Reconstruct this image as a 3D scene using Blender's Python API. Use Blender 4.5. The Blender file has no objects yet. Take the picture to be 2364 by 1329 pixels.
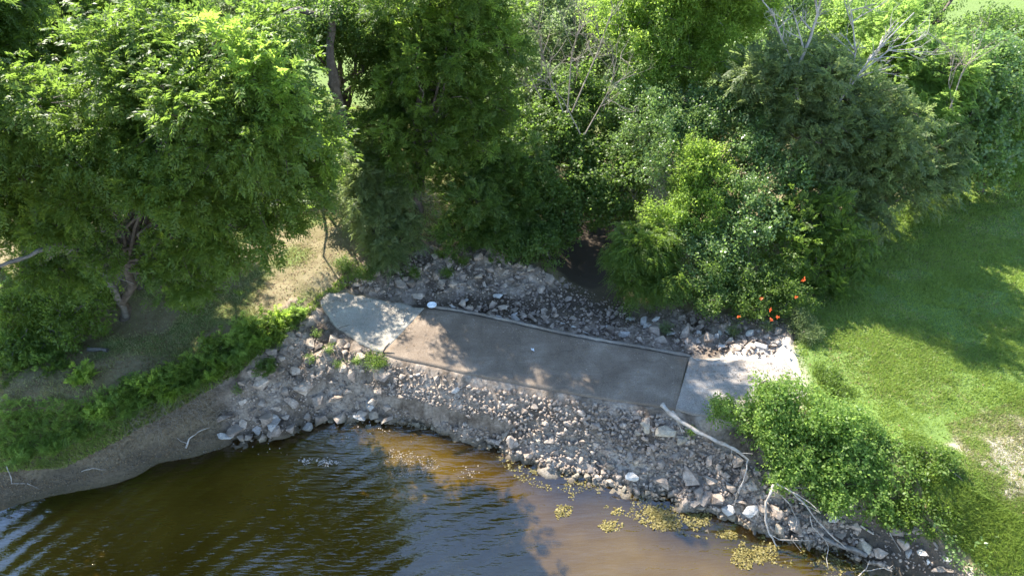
import bpy, bmesh, math, random
import numpy as np
from mathutils import Vector, Matrix, Euler
rng = np.random.default_rng(11)
random.seed(11)
C = bpy.context.scene
col = C.collection

# ---------------------------------------------------------------- camera
CAMZ, PITCH, FPX = 12.0, math.radians(38.0), 1597.0      # metres, angle below the horizon, focal length in photo pixels
cam_d = bpy.data.cameras.new('camera')
cam_d.sensor_width = 36.0
cam_d.lens = 36.0 * FPX / 2364.0
cam_d.clip_end = 3000.0
cam = bpy.data.objects.new('camera', cam_d)
col.objects.link(cam)
cam.location = (0, 0, CAMZ)
cam.rotation_euler = (math.radians(90) - PITCH, 0, 0)
C.camera = cam

# ---------------------------------------------------------------- sky, sun, exposure
SUN_EL = math.radians(44.0)
SUN_AZ = math.radians(-38.0)          # measured from +y towards +x
W = bpy.data.worlds.new('World')
C.world = W
W.use_nodes = True
wn = W.node_tree
sky = wn.nodes.new('ShaderNodeTexSky')
sky.sky_type = 'NISHITA'
sky.sun_disc = False
sky.sun_elevation = SUN_EL
sky.sun_rotation = SUN_AZ
sky.air_density = 1.0
sky.dust_density = 0.0
sky.ozone_density = 1.6
wn.links.new(sky.outputs[0], wn.nodes['Background'].inputs[0])
wn.nodes['Background'].inputs[1].default_value = 0.15
sd = bpy.data.lights.new('sun', 'SUN')
sd.energy = 4.9
sd.angle = math.radians(0.53)
sd.color = (1.0, 0.94, 0.84)
so = bpy.data.objects.new('sun', sd)
col.objects.link(so)
sdir = Vector((math.sin(SUN_AZ) * math.cos(SUN_EL), math.cos(SUN_AZ) * math.cos(SUN_EL), math.sin(SUN_EL)))
so.rotation_euler = sdir.to_track_quat('Z', 'Y').to_euler()
so.location = sdir * 60
C.view_settings.view_transform = 'Standard'
C.view_settings.look = 'None'
C.view_settings.gamma = 1.0
C.view_settings.use_curve_mapping = False
C.view_settings.exposure = 1.98
C.cycles.max_bounces = 8
C.cycles.transparent_max_bounces = 8
C.cycles.diffuse_bounces = 4
C.cycles.transmission_bounces = 6

# ---------------------------------------------------------------- geometry helpers
def ray(u, v):
    a = (np.asarray(u, float) - 1182.0) / FPX
    b = (664.5 - np.asarray(v, float)) / FPX
    return a, math.cos(PITCH) + b * math.sin(PITCH), -math.sin(PITCH) + b * math.cos(PITCH)

def flat(u, v, z=0.0):
    a, dy, dz = ray(u, v)
    t = (z - CAMZ) / dz
    return a * t, dy * t

def aty(u, v, Y):
    a, dy, dz = ray(u, v)
    t = Y / dy
    return np.array([a * t, Y, CAMZ + dz * t])

def hash3(i, j, k, seed=0):
    n = (i * 374761393 + j * 668265263 + k * 2147483647 + seed * 974634777) & 0xFFFFFFFF
    n = ((n ^ (n >> 13)) * 1274126177) & 0xFFFFFFFF
    n = (n ^ (n >> 16)) & 0xFFFFFF
    return n / float(0xFFFFFF)

def vnoise(x, y, z=0.0, seed=0):
    x, y, z = np.broadcast_arrays(np.asarray(x, float), np.asarray(y, float), np.asarray(z, float))
    xi, yi, zi = np.floor(x).astype(np.int64), np.floor(y).astype(np.int64), np.floor(z).astype(np.int64)
    fx, fy, fz = x - xi, y - yi, z - zi
    fx, fy, fz = fx * fx * (3 - 2 * fx), fy * fy * (3 - 2 * fy), fz * fz * (3 - 2 * fz)
    out = 0
    for a in (0, 1):
        for b in (0, 1):
            for c in (0, 1):
                w = (fx if a else 1 - fx) * (fy if b else 1 - fy) * (fz if c else 1 - fz)
                out = out + w * hash3(xi + a, yi + b, zi + c, seed)
    return out

def fbm(x, y, z=0.0, seed=0, octv=4):
    s, amp, tot = 0, 1.0, 0
    for o in range(octv):
        s = s + amp * vnoise(np.asarray(x) * 2 ** o, np.asarray(y) * 2 ** o, np.asarray(z) * 2 ** o, seed + o)
        tot += amp
        amp *= 0.5
    return s / tot

def sstep(a, b, x):
    t = np.clip((x - a) / (b - a), 0, 1)
    return t * t * (3 - 2 * t)

def inpoly(px, py, poly):
    px, py = np.asarray(px, float), np.asarray(py, float)
    r = np.zeros(px.shape, bool)
    n = len(poly)
    for i in range(n):
        x1, y1 = poly[i]
        x2, y2 = poly[(i + 1) % n]
        if y1 == y2:
            continue
        c = ((y1 > py) != (y2 > py)) & (px < (x2 - x1) * (py - y1) / (y2 - y1) + x1)
        r ^= c
    return r

def polydist(px, py, poly, closed=True):
    px, py = np.asarray(px, float), np.asarray(py, float)
    d = np.full(px.shape, 1e9)
    n = len(poly)
    for i in range(n if closed else n - 1):
        x1, y1 = poly[i]
        x2, y2 = poly[(i + 1) % n]
        dx, dy = x2 - x1, y2 - y1
        t = np.clip(((px - x1) * dx + (py - y1) * dy) / (dx * dx + dy * dy + 1e-12), 0, 1)
        d = np.minimum(d, np.hypot(px - x1 - t * dx, py - y1 - t * dy))
    return d

def sdist(px, py, poly):                 # negative inside
    d = polydist(px, py, poly)
    return np.where(inpoly(px, py, poly), -d, d)

# ---------------------------------------------------------------- terrain height
WATER = -1.3
CREEK = -0.86
ctl = [  # (photo u, v, height) control points on the ground
 # shoreline of the pond
 (0,1175,-1.3),(150,1140,-1.3),(330,1090,-1.3),(430,1060,-1.3),(530,1030,-1.3),(620,1012,-1.3),(700,990,-1.3),(780,970,-1.3),
 (860,968,-1.3),(950,985,-1.3),(1060,1018,-1.3),(1140,1040,-1.3),(1250,1080,-1.3),(1400,1120,-1.3),(1480,1145,-1.3),
 (1600,1180,-1.3),(1700,1212,-1.3),(1800,1240,-1.3),(1900,1275,-1.3),(1990,1300,-1.3),(2070,1335,-1.3),(2200,1420,-1.3),(-200,1225,-1.3),
 # pond bed
 (0,1329,-2.0),(300,1329,-2.1),(300,1200,-1.75),(600,1200,-1.95),(600,1080,-1.6),(900,1080,-1.75),(900,1250,-2.2),(1150,1150,-1.75),(1200,1329,-2.1),
 (1400,1220,-1.6),(1500,1329,-1.8),(1700,1329,-1.65),(1900,1350,-1.55),(1600,1230,-1.42),(1300,1150,-1.45),(1750,1270,-1.4),
 # left mud bank
 (0,1080,-0.85),(150,1050,-0.8),(330,1010,-0.8),(480,950,-0.7),(0,980,0.05),(150,960,0.05),(300,920,0.05),(420,880,0.05),(500,840,0.1),
 (0,880,0.3),(200,840,0.3),(400,800,0.3),(550,760,0.28),(640,720,0.27),(700,680,0.25),(0,700,0.4),(300,640,0.45),(600,600,0.4),(700,500,0.4),(850,600,0.3),
 # left riprap
 (560,920,-0.6),(640,880,-0.35),(700,820,-0.12),(760,780,-0.02),(620,960,-1.0),(740,900,-0.7),(820,850,-0.25),(860,900,-0.8),(900,860,-0.3),(700,950,-1.02),
 # below the crossing
 (1000,880,-0.35),(1000,930,-0.85),(1130,930,-0.5),(1130,990,-1.0),(1270,950,-0.35),(1270,1010,-0.85),(1400,960,-0.25),(1400,1040,-0.85),
 (1520,970,-0.18),(1520,1060,-0.75),(1620,1020,-0.35),(1650,1110,-0.9),(1740,1100,-0.55),(1740,1170,-0.95),(1860,1190,-0.95),(1960,1240,-1.1),(2060,1270,-1.0),(2150,1310,-1.05),
 # the crossing itself
 (760,690,0.03),(790,750,-0.02),(860,700,-0.08),(900,780,-0.1),(1000,720,-0.14),(1100,840,-0.14),(1200,780,-0.14),(1300,870,-0.14),(1400,820,-0.14),(1500,900,-0.14),(1600,860,-0.12),(1600,930,-0.12),
 (1700,880,-0.08),(1750,840,-0.05),(1800,900,-0.02),(1700,930,-0.08),
 # upstream basin
 (1000,690,-0.12),(950,650,-0.02),(850,660,0.08),(900,610,0.12),(1000,590,0.22),(1060,565,0.32),(1150,600,0.15),(1120,660,-0.1),(1250,630,-0.02),(1200,690,-0.22),
 (1290,650,-0.3),(1350,700,-0.38),(1340,640,-0.8),(1330,610,-1.0),(1380,600,-1.0),(1320,570,-1.0),(1420,690,-0.42),(1500,720,-0.3),(1650,740,-0.12),(1780,740,0.06),(1830,780,0.1),
 (1600,700,-0.1),(1500,640,-0.3),(1400,560,-1.0),(1350,520,-1.05),(1250,560,-0.1),(1200,520,0.2),(1450,480,-0.6),
 # right bank and lawn
 (1870,840,0.12),(1880,920,0.1),(1800,960,-0.02),(1900,1000,0.1),(1960,1080,-0.15),(2050,1100,0.02),(2100,1180,-0.4),(2200,1160,0.15),(2250,1250,-0.3),(2360,1250,0.2),(2330,1329,-0.35),
 (2000,800,0.2),(2150,950,0.25),(2364,1080,0.3),(2000,650,0.25),(2200,700,0.3),(2364,850,0.35),(2364,600,0.4),(2150,500,0.35),(2000,500,0.3),(1850,600,0.15),(2364,430,0.45),
 (1700,600,0.05),(1800,450,0.3),(1600,450,0.1),
 # wood floor and beyond
 (1000,480,0.4),(1000,350,0.45),(700,350,0.5),(400,400,0.5),(1200,350,0.4),(1400,300,0.3),(1700,300,0.35),(2000,300,0.4),(2300,250,0.5),(0,400,0.5),(-400,800,0.3),(-400,1000,0.2),(-400,600,0.4),(2700,900,0.4),(2700,1250,0.4),(2700,600,0.4),
 (500,150,0.6),(1182,150,0.5),(2000,150,0.6),(2600,1400,0.3),(-400,1280,-1.3),(-400,1329,-1.7),
]
_u = np.array([c[0] for c in ctl], float); _v = np.array([c[1] for c in ctl], float); _z = np.array([c[2] for c in ctl], float)
_x, _y = flat(_u, _v, _z)
def _tpsk(r2):
    return 0.5 * r2 * np.log(r2 + 1e-9)
_n = len(_x)
_K = _tpsk((_x[:, None] - _x) ** 2 + (_y[:, None] - _y) ** 2) + np.eye(_n) * 0.02
_A = np.zeros((_n + 3, _n + 3)); _A[:_n, :_n] = _K
_A[:_n, _n] = 1; _A[:_n, _n + 1] = _x; _A[:_n, _n + 2] = _y; _A[_n:, :_n] = _A[:_n, _n:].T
_w = np.linalg.solve(_A, np.concatenate([_z, [0, 0, 0]]))

def base_h(x, y):
    x = np.asarray(x, float); y = np.asarray(y, float)
    sh = x.shape; X = x.ravel(); Y = y.ravel()
    out = np.empty(X.shape)
    for s in range(0, len(X), 20000):
        xs, ys = X[s:s + 20000], Y[s:s + 20000]
        out[s:s + 20000] = _tpsk((xs[:, None] - _x) ** 2 + (ys[:, None] - _y) ** 2) @ _w[:_n] + _w[_n] + _w[_n + 1] * xs + _w[_n + 2] * ys
    out = np.clip(out, -2.3, 0.75)
    shore = np.interp(X, [-200, -60, -30, -15, -11.4, -7, 8, 11, 16, 30, 80, 200], [-60, -20, 3, 8, 9.06, 10.8, 7.5, 5.0, 0.0, -14, -60, -80])
    far = -1.3 + np.clip((Y - shore) * 0.7, -0.9, 1.75) + 0.5 * (fbm(X * 0.02, Y * 0.02, seed=5) - 0.5) * sstep(30, 120, np.abs(X) + np.abs(Y))
    far = np.where(Y < -70, np.maximum(far, -1.3 + np.clip((-70 - Y) * 0.3, -0.9, 2.0)), far)
    wgt = sstep(-15.5, -12.5, X) * (1 - sstep(15.5, 19.0, X)) * sstep(5.0, 7.0, Y) * (1 - sstep(28, 38, Y))
    out = out * wgt + far * (1 - wgt)
    return out.reshape(sh)

_hx = np.arange(-16, 20.01, 0.1); _hy = np.arange(5, 34.01, 0.1)
_HG = base_h(*np.meshgrid(_hx, _hy))
def base_f(x, y):
    x = np.asarray(x, float); y = np.asarray(y, float)
    ok = (x > -16) & (x < 19.9) & (y > 5) & (y < 33.9)
    fx = np.clip((x + 16) / 0.1, 0, len(_hx) - 1.01); fy = np.clip((y - 5) / 0.1, 0, len(_hy) - 1.01)
    i = fx.astype(int); j = fy.astype(int); a = fx - i; b = fy - j
    h = (_HG[j, i] * (1 - a) + _HG[j, i + 1] * a) * (1 - b) + (_HG[j + 1, i] * (1 - a) + _HG[j + 1, i + 1] * a) * b
    if not np.all(ok):
        h = np.array(h); h[~ok] = base_h(x[~ok], y[~ok])
    return h
# polygons (world x, y) of the surfaces, from where their outlines lie
def wp(pts, z):
    return [tuple(float(q) for q in flat(u, v, z)) for u, v in pts]
CROSS_F = wp([(738,700),(770,755),(835,795),(905,824),(1000,843),(1100,868),(1200,886),(1300,905),(1400,922),(1525,939),(1620,958),(1760,968),(1850,930)], 0)
CROSS_B = wp([(758,684),(800,680),(880,692),(962,709),(1060,722),(1160,742),(1260,766),(1380,790),(1500,810),(1600,829),(1700,834),(1800,834),(1850,880)], 0)
CROSS = CROSS_F + CROSS_B[::-1]
RIP_LEFT = wp([(505,900),(560,850),(620,830),(690,760),(760,760),(840,800),(920,835),(1010,850),(1080,870),(1060,1000),(950,985),(860,968),(780,970),(700,992),(620,1012),(530,1030),(520,960)], -0.7)
RIP_RIGHT = wp([(1060,865),(1200,890),(1400,925),(1540,945),(1600,985),(1680,1030),(1760,1060),(1850,1090),(1950,1160),(2060,1220),(2200,1290),(2230,1329),(2060,1335),(1990,1300),(1900,1275),(1800,1240),(1700,1212),(1600,1180),(1480,1145),(1400,1120),(1250,1080),(1140,1040),(1050,1010)], -0.7)
RIP_UP = wp([(790,650),(850,615),(900,590),(980,580),(1050,560),(1120,575),(1200,600),(1290,640),(1340,665),(1400,690),(1500,700),(1620,715),(1700,735),(1800,735),(1830,780),(1810,830),(1700,830),(1600,826),(1500,806),(1380,786),(1260,762),(1160,738),(1060,718),(962,705),(880,688),(800,676)], 0.0)
LAWN_R = wp([(1840,800),(1860,850),(1880,900),(1900,950),(1960,980),(2050,1020),(2150,1080),(2250,1150),(2364,1230),(2700,1500),(3400,1500),(3400,100),(2700,150),(2330,400),(2230,430),(2100,490),(2000,520),(1960,620),(1880,700),(1850,760)], 0.25)
BARE_R = wp([(2364,1180),(2300,1130),(2230,1060),(2290,1000),(2364,960),(2700,950),(2700,1300)], 0.25)
def top_z(x, y):
    return 0.02 + 0.09 * sstep(-2.6, -5.2, x) + 0.10 * sstep(4.6, 7.0, x) + 0.012 * (fbm(x * 1.3, y * 1.3, seed=77) - 0.5)
def lump(x, y):
    """relief of the silted rubble, in metres"""
    up = sdist(x, y, RIP_UP); dn = np.minimum(sdist(x, y, RIP_LEFT), sdist(x, y, RIP_RIGHT))
    cr = sdist(x, y, CROSS)
    m = np.clip(1 - np.minimum(up, dn) / 0.35, 0, 1) * sstep(0.02, 0.3, cr)
    n1 = fbm(x * 2.6, y * 2.6, seed=21, octv=4) - 0.5
    n2 = np.abs(fbm(x * 5.5, y * 5.5, seed=33, octv=2) - 0.5)
    rough = m * (0.40 * n1 - 0.36 * n2 + 0.05)
    mudz = (x < -5.5) & (y < 13.5)
    gen = mudz * (0.20 * (fbm(x * 1.1, y * 1.1, seed=61, octv=5) - 0.5) - 0.05 * np.abs(fbm(x * 6, y * 6, seed=66, octv=2) - 0.5)) + 0.09 * (fbm(x * 1.7, y * 1.7, seed=41, octv=4) - 0.5) * sstep(0.0, 0.5, cr)
    return rough + gen
def hgt(x, y):
    x = np.asarray(x, float); y = np.asarray(y, float)
    h = base_f(x, y)
    near = (x > -14) & (x < 16) & (y > 5.5) & (y < 26)
    out = h.copy()
    if np.any(near):
        q = h[near] + lump(x[near], y[near])
        cd = sdist(x[near], y[near], CROSS); tz = top_z(x[near], y[near])
        thr = -0.42 * sstep(0.25, 0.5, polydist(x[near], y[near], CROSS_F[2:], False)) * np.clip(fbm(x[near] * 2.2, y[near] * 2.2, seed=55) - 0.36, 0, 1)
        q = np.where(cd < 0.02, np.minimum(q, np.where(cd < thr, tz - 0.07, tz + 0.012)), q)
        q = np.where((cd >= 0) & (cd < 0.7), np.maximum(q, tz - 0.03 - 0.66 * cd - 0.5 * cd * cd), q)
        bench = (np.abs(cd) < 0.11) & (polydist(x[near], y[near], CROSS_F[2:], False) < 0.25)
        q = np.where(bench, tz - 0.045, q)
        out[near] = q
    return out
def ground(u, v):
    """where the sight line through a photo pixel meets the ground"""
    u = np.atleast_1d(np.asarray(u, float)); v = np.atleast_1d(np.asarray(v, float))
    z = np.full(u.shape, -0.2)
    for _ in range(7):
        x, y = flat(u, v, z)
        z = 0.4 * z + 0.6 * hgt(x, y)
    x, y = flat(u, v, z)
    return np.stack([x, y, hgt(x, y)], -1)
def g1(u, v, dz=0.0):
    p = ground(u, v)[0].copy(); p[2] += dz
    return p

# ---------------------------------------------------------------- object helpers
def prop(o, label=None, cat=None, group=None, kind=None):
    if label: o['label'] = label
    if cat: o['category'] = cat
    if group: o['group'] = group
    if kind: o['kind'] = kind
    return o
def empty(name, loc, label, cat, group=None):
    o = bpy.data.objects.new(name, None)
    o.empty_display_size = 0.2
    col.objects.link(o)
    o.location = Vector([float(q) for q in loc])
    return prop(o, label, cat, group)
def mesh_np(name, V, F, mat, parent=None, origin=None, smooth=False):
    """V (n,3), F (m,k) arrays -> one mesh object"""
    V = np.asarray(V, np.float32)
    if origin is None and parent is not None:
        origin = np.array(parent.location)
    if origin is not None:
        V = V - np.asarray(origin, np.float32)
    me = bpy.data.meshes.new(name)
    F = np.asarray(F, np.int32)
    m, k = F.shape
    me.vertices.add(len(V)); me.vertices.foreach_set('co', V.ravel())
    me.loops.add(m * k); me.loops.foreach_set('vertex_index', F.ravel())
    me.polygons.add(m)
    me.polygons.foreach_set('loop_start', np.arange(0, m * k, k, dtype=np.int32))
    me.update(calc_edges=True)
    if smooth:
        me.polygons.foreach_set('use_smooth', np.ones(m, bool))
    me.materials.append(mat)
    o = bpy.data.objects.new(name, me)
    col.objects.link(o)
    if parent is not None:
        o.parent = parent
    elif origin is not None:
        o.location = Vector([float(q) for q in origin])
    return o
class Acc:
    def __init__(s): s.V = []; s.F = []; s.n = 0
    def add(s, V, F):
        V = np.asarray(V, float)
        if len(V) == 0: return
        s.V.append(V); s.F.append(np.asarray(F, int) + s.n); s.n += len(V)
    def obj(s, name, mat, parent=None, origin=None, smooth=False):
        return mesh_np(name, np.concatenate(s.V), np.concatenate(s.F), mat, parent, origin, smooth)
def tube(path, rad, sides=6, wob=0.0):
    path = np.asarray(path, float); n = len(path)
    rad = np.broadcast_to(np.asarray(rad, float), (n,))
    T = np.gradient(path, axis=0)
    T /= np.linalg.norm(T, axis=1, keepdims=True) + 1e-9
    ref = np.array([0.31, 0.17, 0.94]) if abs(T[0][2]) < 0.9 else np.array([1.0, 0.2, 0.1])
    A = np.cross(T, ref); A /= np.linalg.norm(A, axis=1, keepdims=True) + 1e-9
    B = np.cross(T, A)
    an = np.arange(sides) * 2 * math.pi / sides
    r = rad[:, None] * (1 + wob * (rng.random((n, sides)) - 0.5))
    V = path[:, None, :] + r[..., None] * (np.cos(an)[None, :, None] * A[:, None, :] + np.sin(an)[None, :, None] * B[:, None, :])
    V = V.reshape(-1, 3)
    F = []
    for i in range(n - 1):
        for j in range(sides):
            a = i * sides + j; b = i * sides + (j + 1) % sides
            F.append((a, b, b + sides, a + sides))
    V = np.concatenate([V, path[:1], path[-1:]])
    for j in range(sides):
        F.append((n * sides, (j + 1) % sides, j, n * sides))
        e = (n - 1) * sides
        F.append((n * sides + 1, e + j, e + (j + 1) % sides, n * sides + 1))
    return V, np.array(F)
def fix_quads(o):
    """tube ends are stored as quads with a doubled corner: make them triangles"""
    bm = bmesh.new(); bm.from_mesh(o.data)
    bm.to_mesh(o.data); bm.free(); o.data.validate()
    return o
def curve(p0, p1, n=6, sag=0.0, wig=0.1):
    p0 = np.asarray(p0, float); p1 = np.asarray(p1, float)
    t = np.linspace(0, 1, n)[:, None]
    L = np.linalg.norm(p1 - p0)
    P = p0 * (1 - t) + p1 * t
    P[:, 2] += sag * L * 4 * (t * (1 - t))[:, 0]
    P[1:-1] += rng.normal(0, wig * L / n, (n - 2, 3))
    return P

# ---------------------------------------------------------------- materials
def newmat(name):
    m = bpy.data.materials.new(name); m.use_nodes = True
    t = m.node_tree
    return m, t, t.nodes['Principled BSDF'], t.nodes['Material Output']
def N(t, typ, **k):
    n = t.nodes.new(typ)
    for a, b in k.items():
        if a.startswith('i_'):
            n.inputs[a[2:].replace('_', ' ')].default_value = b
        else:
            setattr(n, a, b)
    return n
def noise(t, scale, detail=4, rough=0.6, coord=None, dist=0.0):
    n = N(t, 'ShaderNodeTexNoise'); n.inputs['Scale'].default_value = scale
    n.inputs['Detail'].default_value = detail; n.inputs['Roughness'].default_value = rough
    n.inputs['Distortion'].default_value = dist
    if coord is not None: t.links.new(coord, n.inputs['Vector'])
    return n
def ramp(t, fac, stops):
    r = N(t, 'ShaderNodeValToRGB')
    while len(r.color_ramp.elements) < len(stops): r.color_ramp.elements.new(0.5)
    for e, (p, c) in zip(r.color_ramp.elements, stops):
        e.position = p; e.color = (*c, 1) if len(c) == 3 else c
    t.links.new(fac, r.inputs[0])
    return r
def mix(t, fac, a, b, blend='MIX'):
    m = N(t, 'ShaderNodeMix', data_type='RGBA', blend_type=blend)
    if isinstance(fac, float): m.inputs[0].default_value = fac
    else: t.links.new(fac, m.inputs[0])
    for s, q in ((6, a), (7, b)):
        if isinstance(q, tuple): m.inputs[s].default_value = (*q, 1)
        else: t.links.new(q, m.inputs[s])
    return m.outputs[2]
def bump(t, h, dist, strength=1.0, normal=None):
    b = N(t, 'ShaderNodeBump'); b.inputs['Distance'].default_value = dist; b.inputs['Strength'].default_value = strength
    t.links.new(h, b.inputs['Height'])
    if normal is not None: t.links.new(normal, b.inputs['Normal'])
    return b.outputs[0]

def leaf_mat(name, dark, light, transl, tfac=0.42, rough=0.5, spec=0.35):
    m, t, p, out = newmat(name)
    geo = N(t, 'ShaderNodeNewGeometry')
    tc = N(t, 'ShaderNodeTexCoord')
    nz = noise(t, 0.7, 3, coord=geo.outputs['Position'])
    a = N(t, 'ShaderNodeMath', operation='MULTIPLY_ADD'); a.inputs[1].default_value = 0.65
    t.links.new(geo.outputs['Random Per Island'], a.inputs[0])
    b = N(t, 'ShaderNodeMath', operation='MULTIPLY_ADD'); b.inputs[1].default_value = 1.1; b.inputs[2].default_value = -0.38
    t.links.new(nz.outputs[0], b.inputs[0]); t.links.new(b.outputs[0], a.inputs[2])
    r = ramp(t, a.outputs[0], [(0.0, dark), (0.95, light), (1.0, tuple(min(1, q * 1.25) for q in light))])
    t.links.new(r.outputs[0], p.inputs['Base Color'])
    p.inputs['Roughness'].default_value = rough
    p.inputs['Specular IOR Level'].default_value = spec
    tr = N(t, 'ShaderNodeBsdfTranslucent')
    k = mix(t, 0.75, r.outputs[0], transl)
    t.links.new(k, tr.inputs[0])
    ms = N(t, 'ShaderNodeMixShader'); ms.inputs[0].default_value = tfac
    t.links.new(p.outputs[0], ms.inputs[1]); t.links.new(tr.outputs[0], ms.inputs[2])
    t.links.new(ms.outputs[0], out.inputs[0])
    return m
LEAF = {
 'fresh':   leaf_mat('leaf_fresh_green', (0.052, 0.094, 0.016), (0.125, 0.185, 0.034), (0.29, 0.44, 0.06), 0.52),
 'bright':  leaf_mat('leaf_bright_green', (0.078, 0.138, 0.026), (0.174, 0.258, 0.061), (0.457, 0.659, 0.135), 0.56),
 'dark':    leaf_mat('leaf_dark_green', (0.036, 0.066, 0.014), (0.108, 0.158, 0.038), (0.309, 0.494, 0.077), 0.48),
 'blue':    leaf_mat('leaf_blue_green', (0.069, 0.103, 0.038), (0.162, 0.202, 0.084), (0.396, 0.506, 0.143), 0.5),
 'teal':     leaf_mat('leaf_blue_green', (0.051, 0.088, 0.043), (0.118, 0.176, 0.094), (0.267, 0.417, 0.147), 0.48),
 'glossy':  leaf_mat('leaf_glossy_green', (0.056, 0.102, 0.029), (0.161, 0.234, 0.073), (0.373, 0.581, 0.128), 0.42, 0.36, 0.55),
 'olive':   leaf_mat('leaf_olive_green', (0.060, 0.085, 0.028), (0.150, 0.188, 0.075), (0.377, 0.507, 0.177), 0.48),
 'yellow':  leaf_mat('leaf_yellow_green', (0.096, 0.150, 0.022), (0.196, 0.283, 0.054), (0.495, 0.703, 0.099), 0.56),
}
def plain(name, a, b, scale=6, rough=0.85, bd=0.01, bs=30):
    m, t, p, out = newmat(name)
    tc = N(t, 'ShaderNodeTexCoord')
    n = noise(t, scale, 6, 0.65, tc.outputs['Object'])
    r = ramp(t, n.outputs[0], [(0.3, a), (0.7, b)])
    t.links.new(r.outputs[0], p.inputs['Base Color'])
    p.inputs['Roughness'].default_value = rough
    p.inputs['Specular IOR Level'].default_value = 0.25
    n2 = noise(t, bs, 5, 0.7, tc.outputs['Object'])
    t.links.new(bump(t, n2.outputs[0], bd), p.inputs['Normal'])
    return m
M_BARK = plain('bark', (0.055, 0.042, 0.032), (0.16, 0.13, 0.105), 9, 0.9, 0.03, 18)
M_BARKG = plain('grey_bark', (0.085, 0.075, 0.065), (0.22, 0.20, 0.175), 9, 0.9, 0.02, 18)
M_DEAD = plain('bleached_wood', (0.18, 0.15, 0.12), (0.48, 0.43, 0.37), 7, 0.8, 0.02, 16)
M_DEADG = plain('weathered_wood', (0.20, 0.18, 0.155), (0.44, 0.41, 0.37), 7, 0.85, 0.02, 16)
M_TWIG = plain('dry_twig', (0.16, 0.13, 0.10), (0.32, 0.27, 0.21), 5, 0.9, 0.005, 30)
M_WHITE = plain('white_plastic', (0.78, 0.79, 0.80), (0.84, 0.85, 0.85), 5, 0.35, 0.001, 30)
M_FLOWER = leaf_mat('orange_petals', (0.62, 0.10, 0.025), (0.85, 0.17, 0.05), (0.9, 0.2, 0.05), 0.3)
M_ALGAE = leaf_mat('algae_mat', (0.09, 0.07, 0.015), (0.25, 0.205, 0.06), (0.2, 0.19, 0.04), 0.15, 0.6)
M_ALGAEB = leaf_mat('brown_algae', (0.09, 0.05, 0.015), (0.22, 0.14, 0.05), (0.16, 0.09, 0.03), 0.15, 0.6)
M_FOAM = plain('pale_scum', (0.30, 0.25, 0.20), (0.55, 0.48, 0.42), 12, 0.7, 0.004, 40)
M_LITTER = leaf_mat('dead_leaf', (0.10, 0.06, 0.03), (0.32, 0.22, 0.12), (0.2, 0.12, 0.05), 0.15, 0.8)
M_GRASS = leaf_mat('grass_blades', (0.11, 0.165, 0.028), (0.235, 0.31, 0.065), (0.40, 0.54, 0.09), 0.4, 0.5)
M_GRASSD = leaf_mat('dry_grass_blades', (0.13, 0.14, 0.045), (0.36, 0.33, 0.15), (0.38, 0.38, 0.13), 0.3, 0.6)

def stone_mat(name, dk, md, lt, grime=0.5):
    m, t, p, out = newmat(name)
    tc = N(t, 'ShaderNodeTexCoord'); oi = N(t, 'ShaderNodeObjectInfo'); geo = N(t, 'ShaderNodeNewGeometry')
    n = noise(t, 4.5, 7, 0.68, geo.outputs['Position'])
    r = ramp(t, n.outputs[0], [(0.28, dk), (0.5, md), (0.7, lt)])
    n3 = noise(t, 22, 5, 0.75, geo.outputs['Position'])
    r3 = ramp(t, n3.outputs[0], [(0.35, (0.55, 0.53, 0.5)), (0.6, (1, 1, 1))])
    c = mix(t, 0.8, r.outputs[0], r3.outputs[0], 'MULTIPLY')
    ad = N(t, 'ShaderNodeMath', operation='ADD')
    t.links.new(oi.outputs['Random'], ad.inputs[0]); t.links.new(geo.outputs['Random Per Island'], ad.inputs[1])
    fr = N(t, 'ShaderNodeMath', operation='FRACT'); t.links.new(ad.outputs[0], fr.inputs[0])
    v = ramp(t, fr.outputs[0], [(0.0, (0.62, 0.60, 0.60)), (0.75, (1.0, 0.98, 0.96)), (1.0, (1.3, 1.28, 1.25))])
    c = mix(t, 1.0, c, v.outputs[0], 'MULTIPLY')
    # silt dusted over the faces that look up
    sp = N(t, 'ShaderNodeSeparateXYZ'); t.links.new(geo.outputs['Normal'], sp.inputs[0])
    n4 = noise(t, 7, 4, 0.6, geo.outputs['Position'])
    mm = N(t, 'ShaderNodeMath', operation='MULTIPLY'); t.links.new(sp.outputs[2], mm.inputs[0]); t.links.new(n4.outputs[0], mm.inputs[1])
    rr = ramp(t, mm.outputs[0], [(0.25, (0, 0, 0)), (0.55, (grime, grime, grime))])
    c = mix(t, rr.outputs[0], c, (0.30, 0.255, 0.205))
    # wet, algae-stained belt just over the water
    sz = N(t, 'ShaderNodeSeparateXYZ'); t.links.new(geo.outputs['Position'], sz.inputs[0])
    mr = N(t, 'ShaderNodeMapRange'); mr.inputs[1].default_value = WATER + 0.02; mr.inputs[2].default_value = WATER + 0.16; mr.inputs[3].default_value = 0.75; mr.inputs[4].default_value = 0.0
    t.links.new(sz.outputs[2], mr.inputs[0])
    c = mix(t, mr.outputs[0], c, (0.10, 0.09, 0.05))
    t.links.new(c, p.inputs['Base Color'])
    p.inputs['Roughness'].default_value = 0.88
    p.inputs['Specular IOR Level'].default_value = 0.3
    nb = noise(t, 16, 6, 0.7, geo.outputs['Position'])
    t.links.new(bump(t, nb.outputs[0], 0.035), p.inputs['Normal'])
    return m
M_STONE = stone_mat('limestone', (0.15, 0.115, 0.088), (0.37, 0.295, 0.235), (0.60, 0.505, 0.42), 0.5)
M_STONEW = stone_mat('pale_limestone', (0.36, 0.34, 0.31), (0.50, 0.475, 0.44), (0.66, 0.63, 0.59), 0.15)
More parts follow.
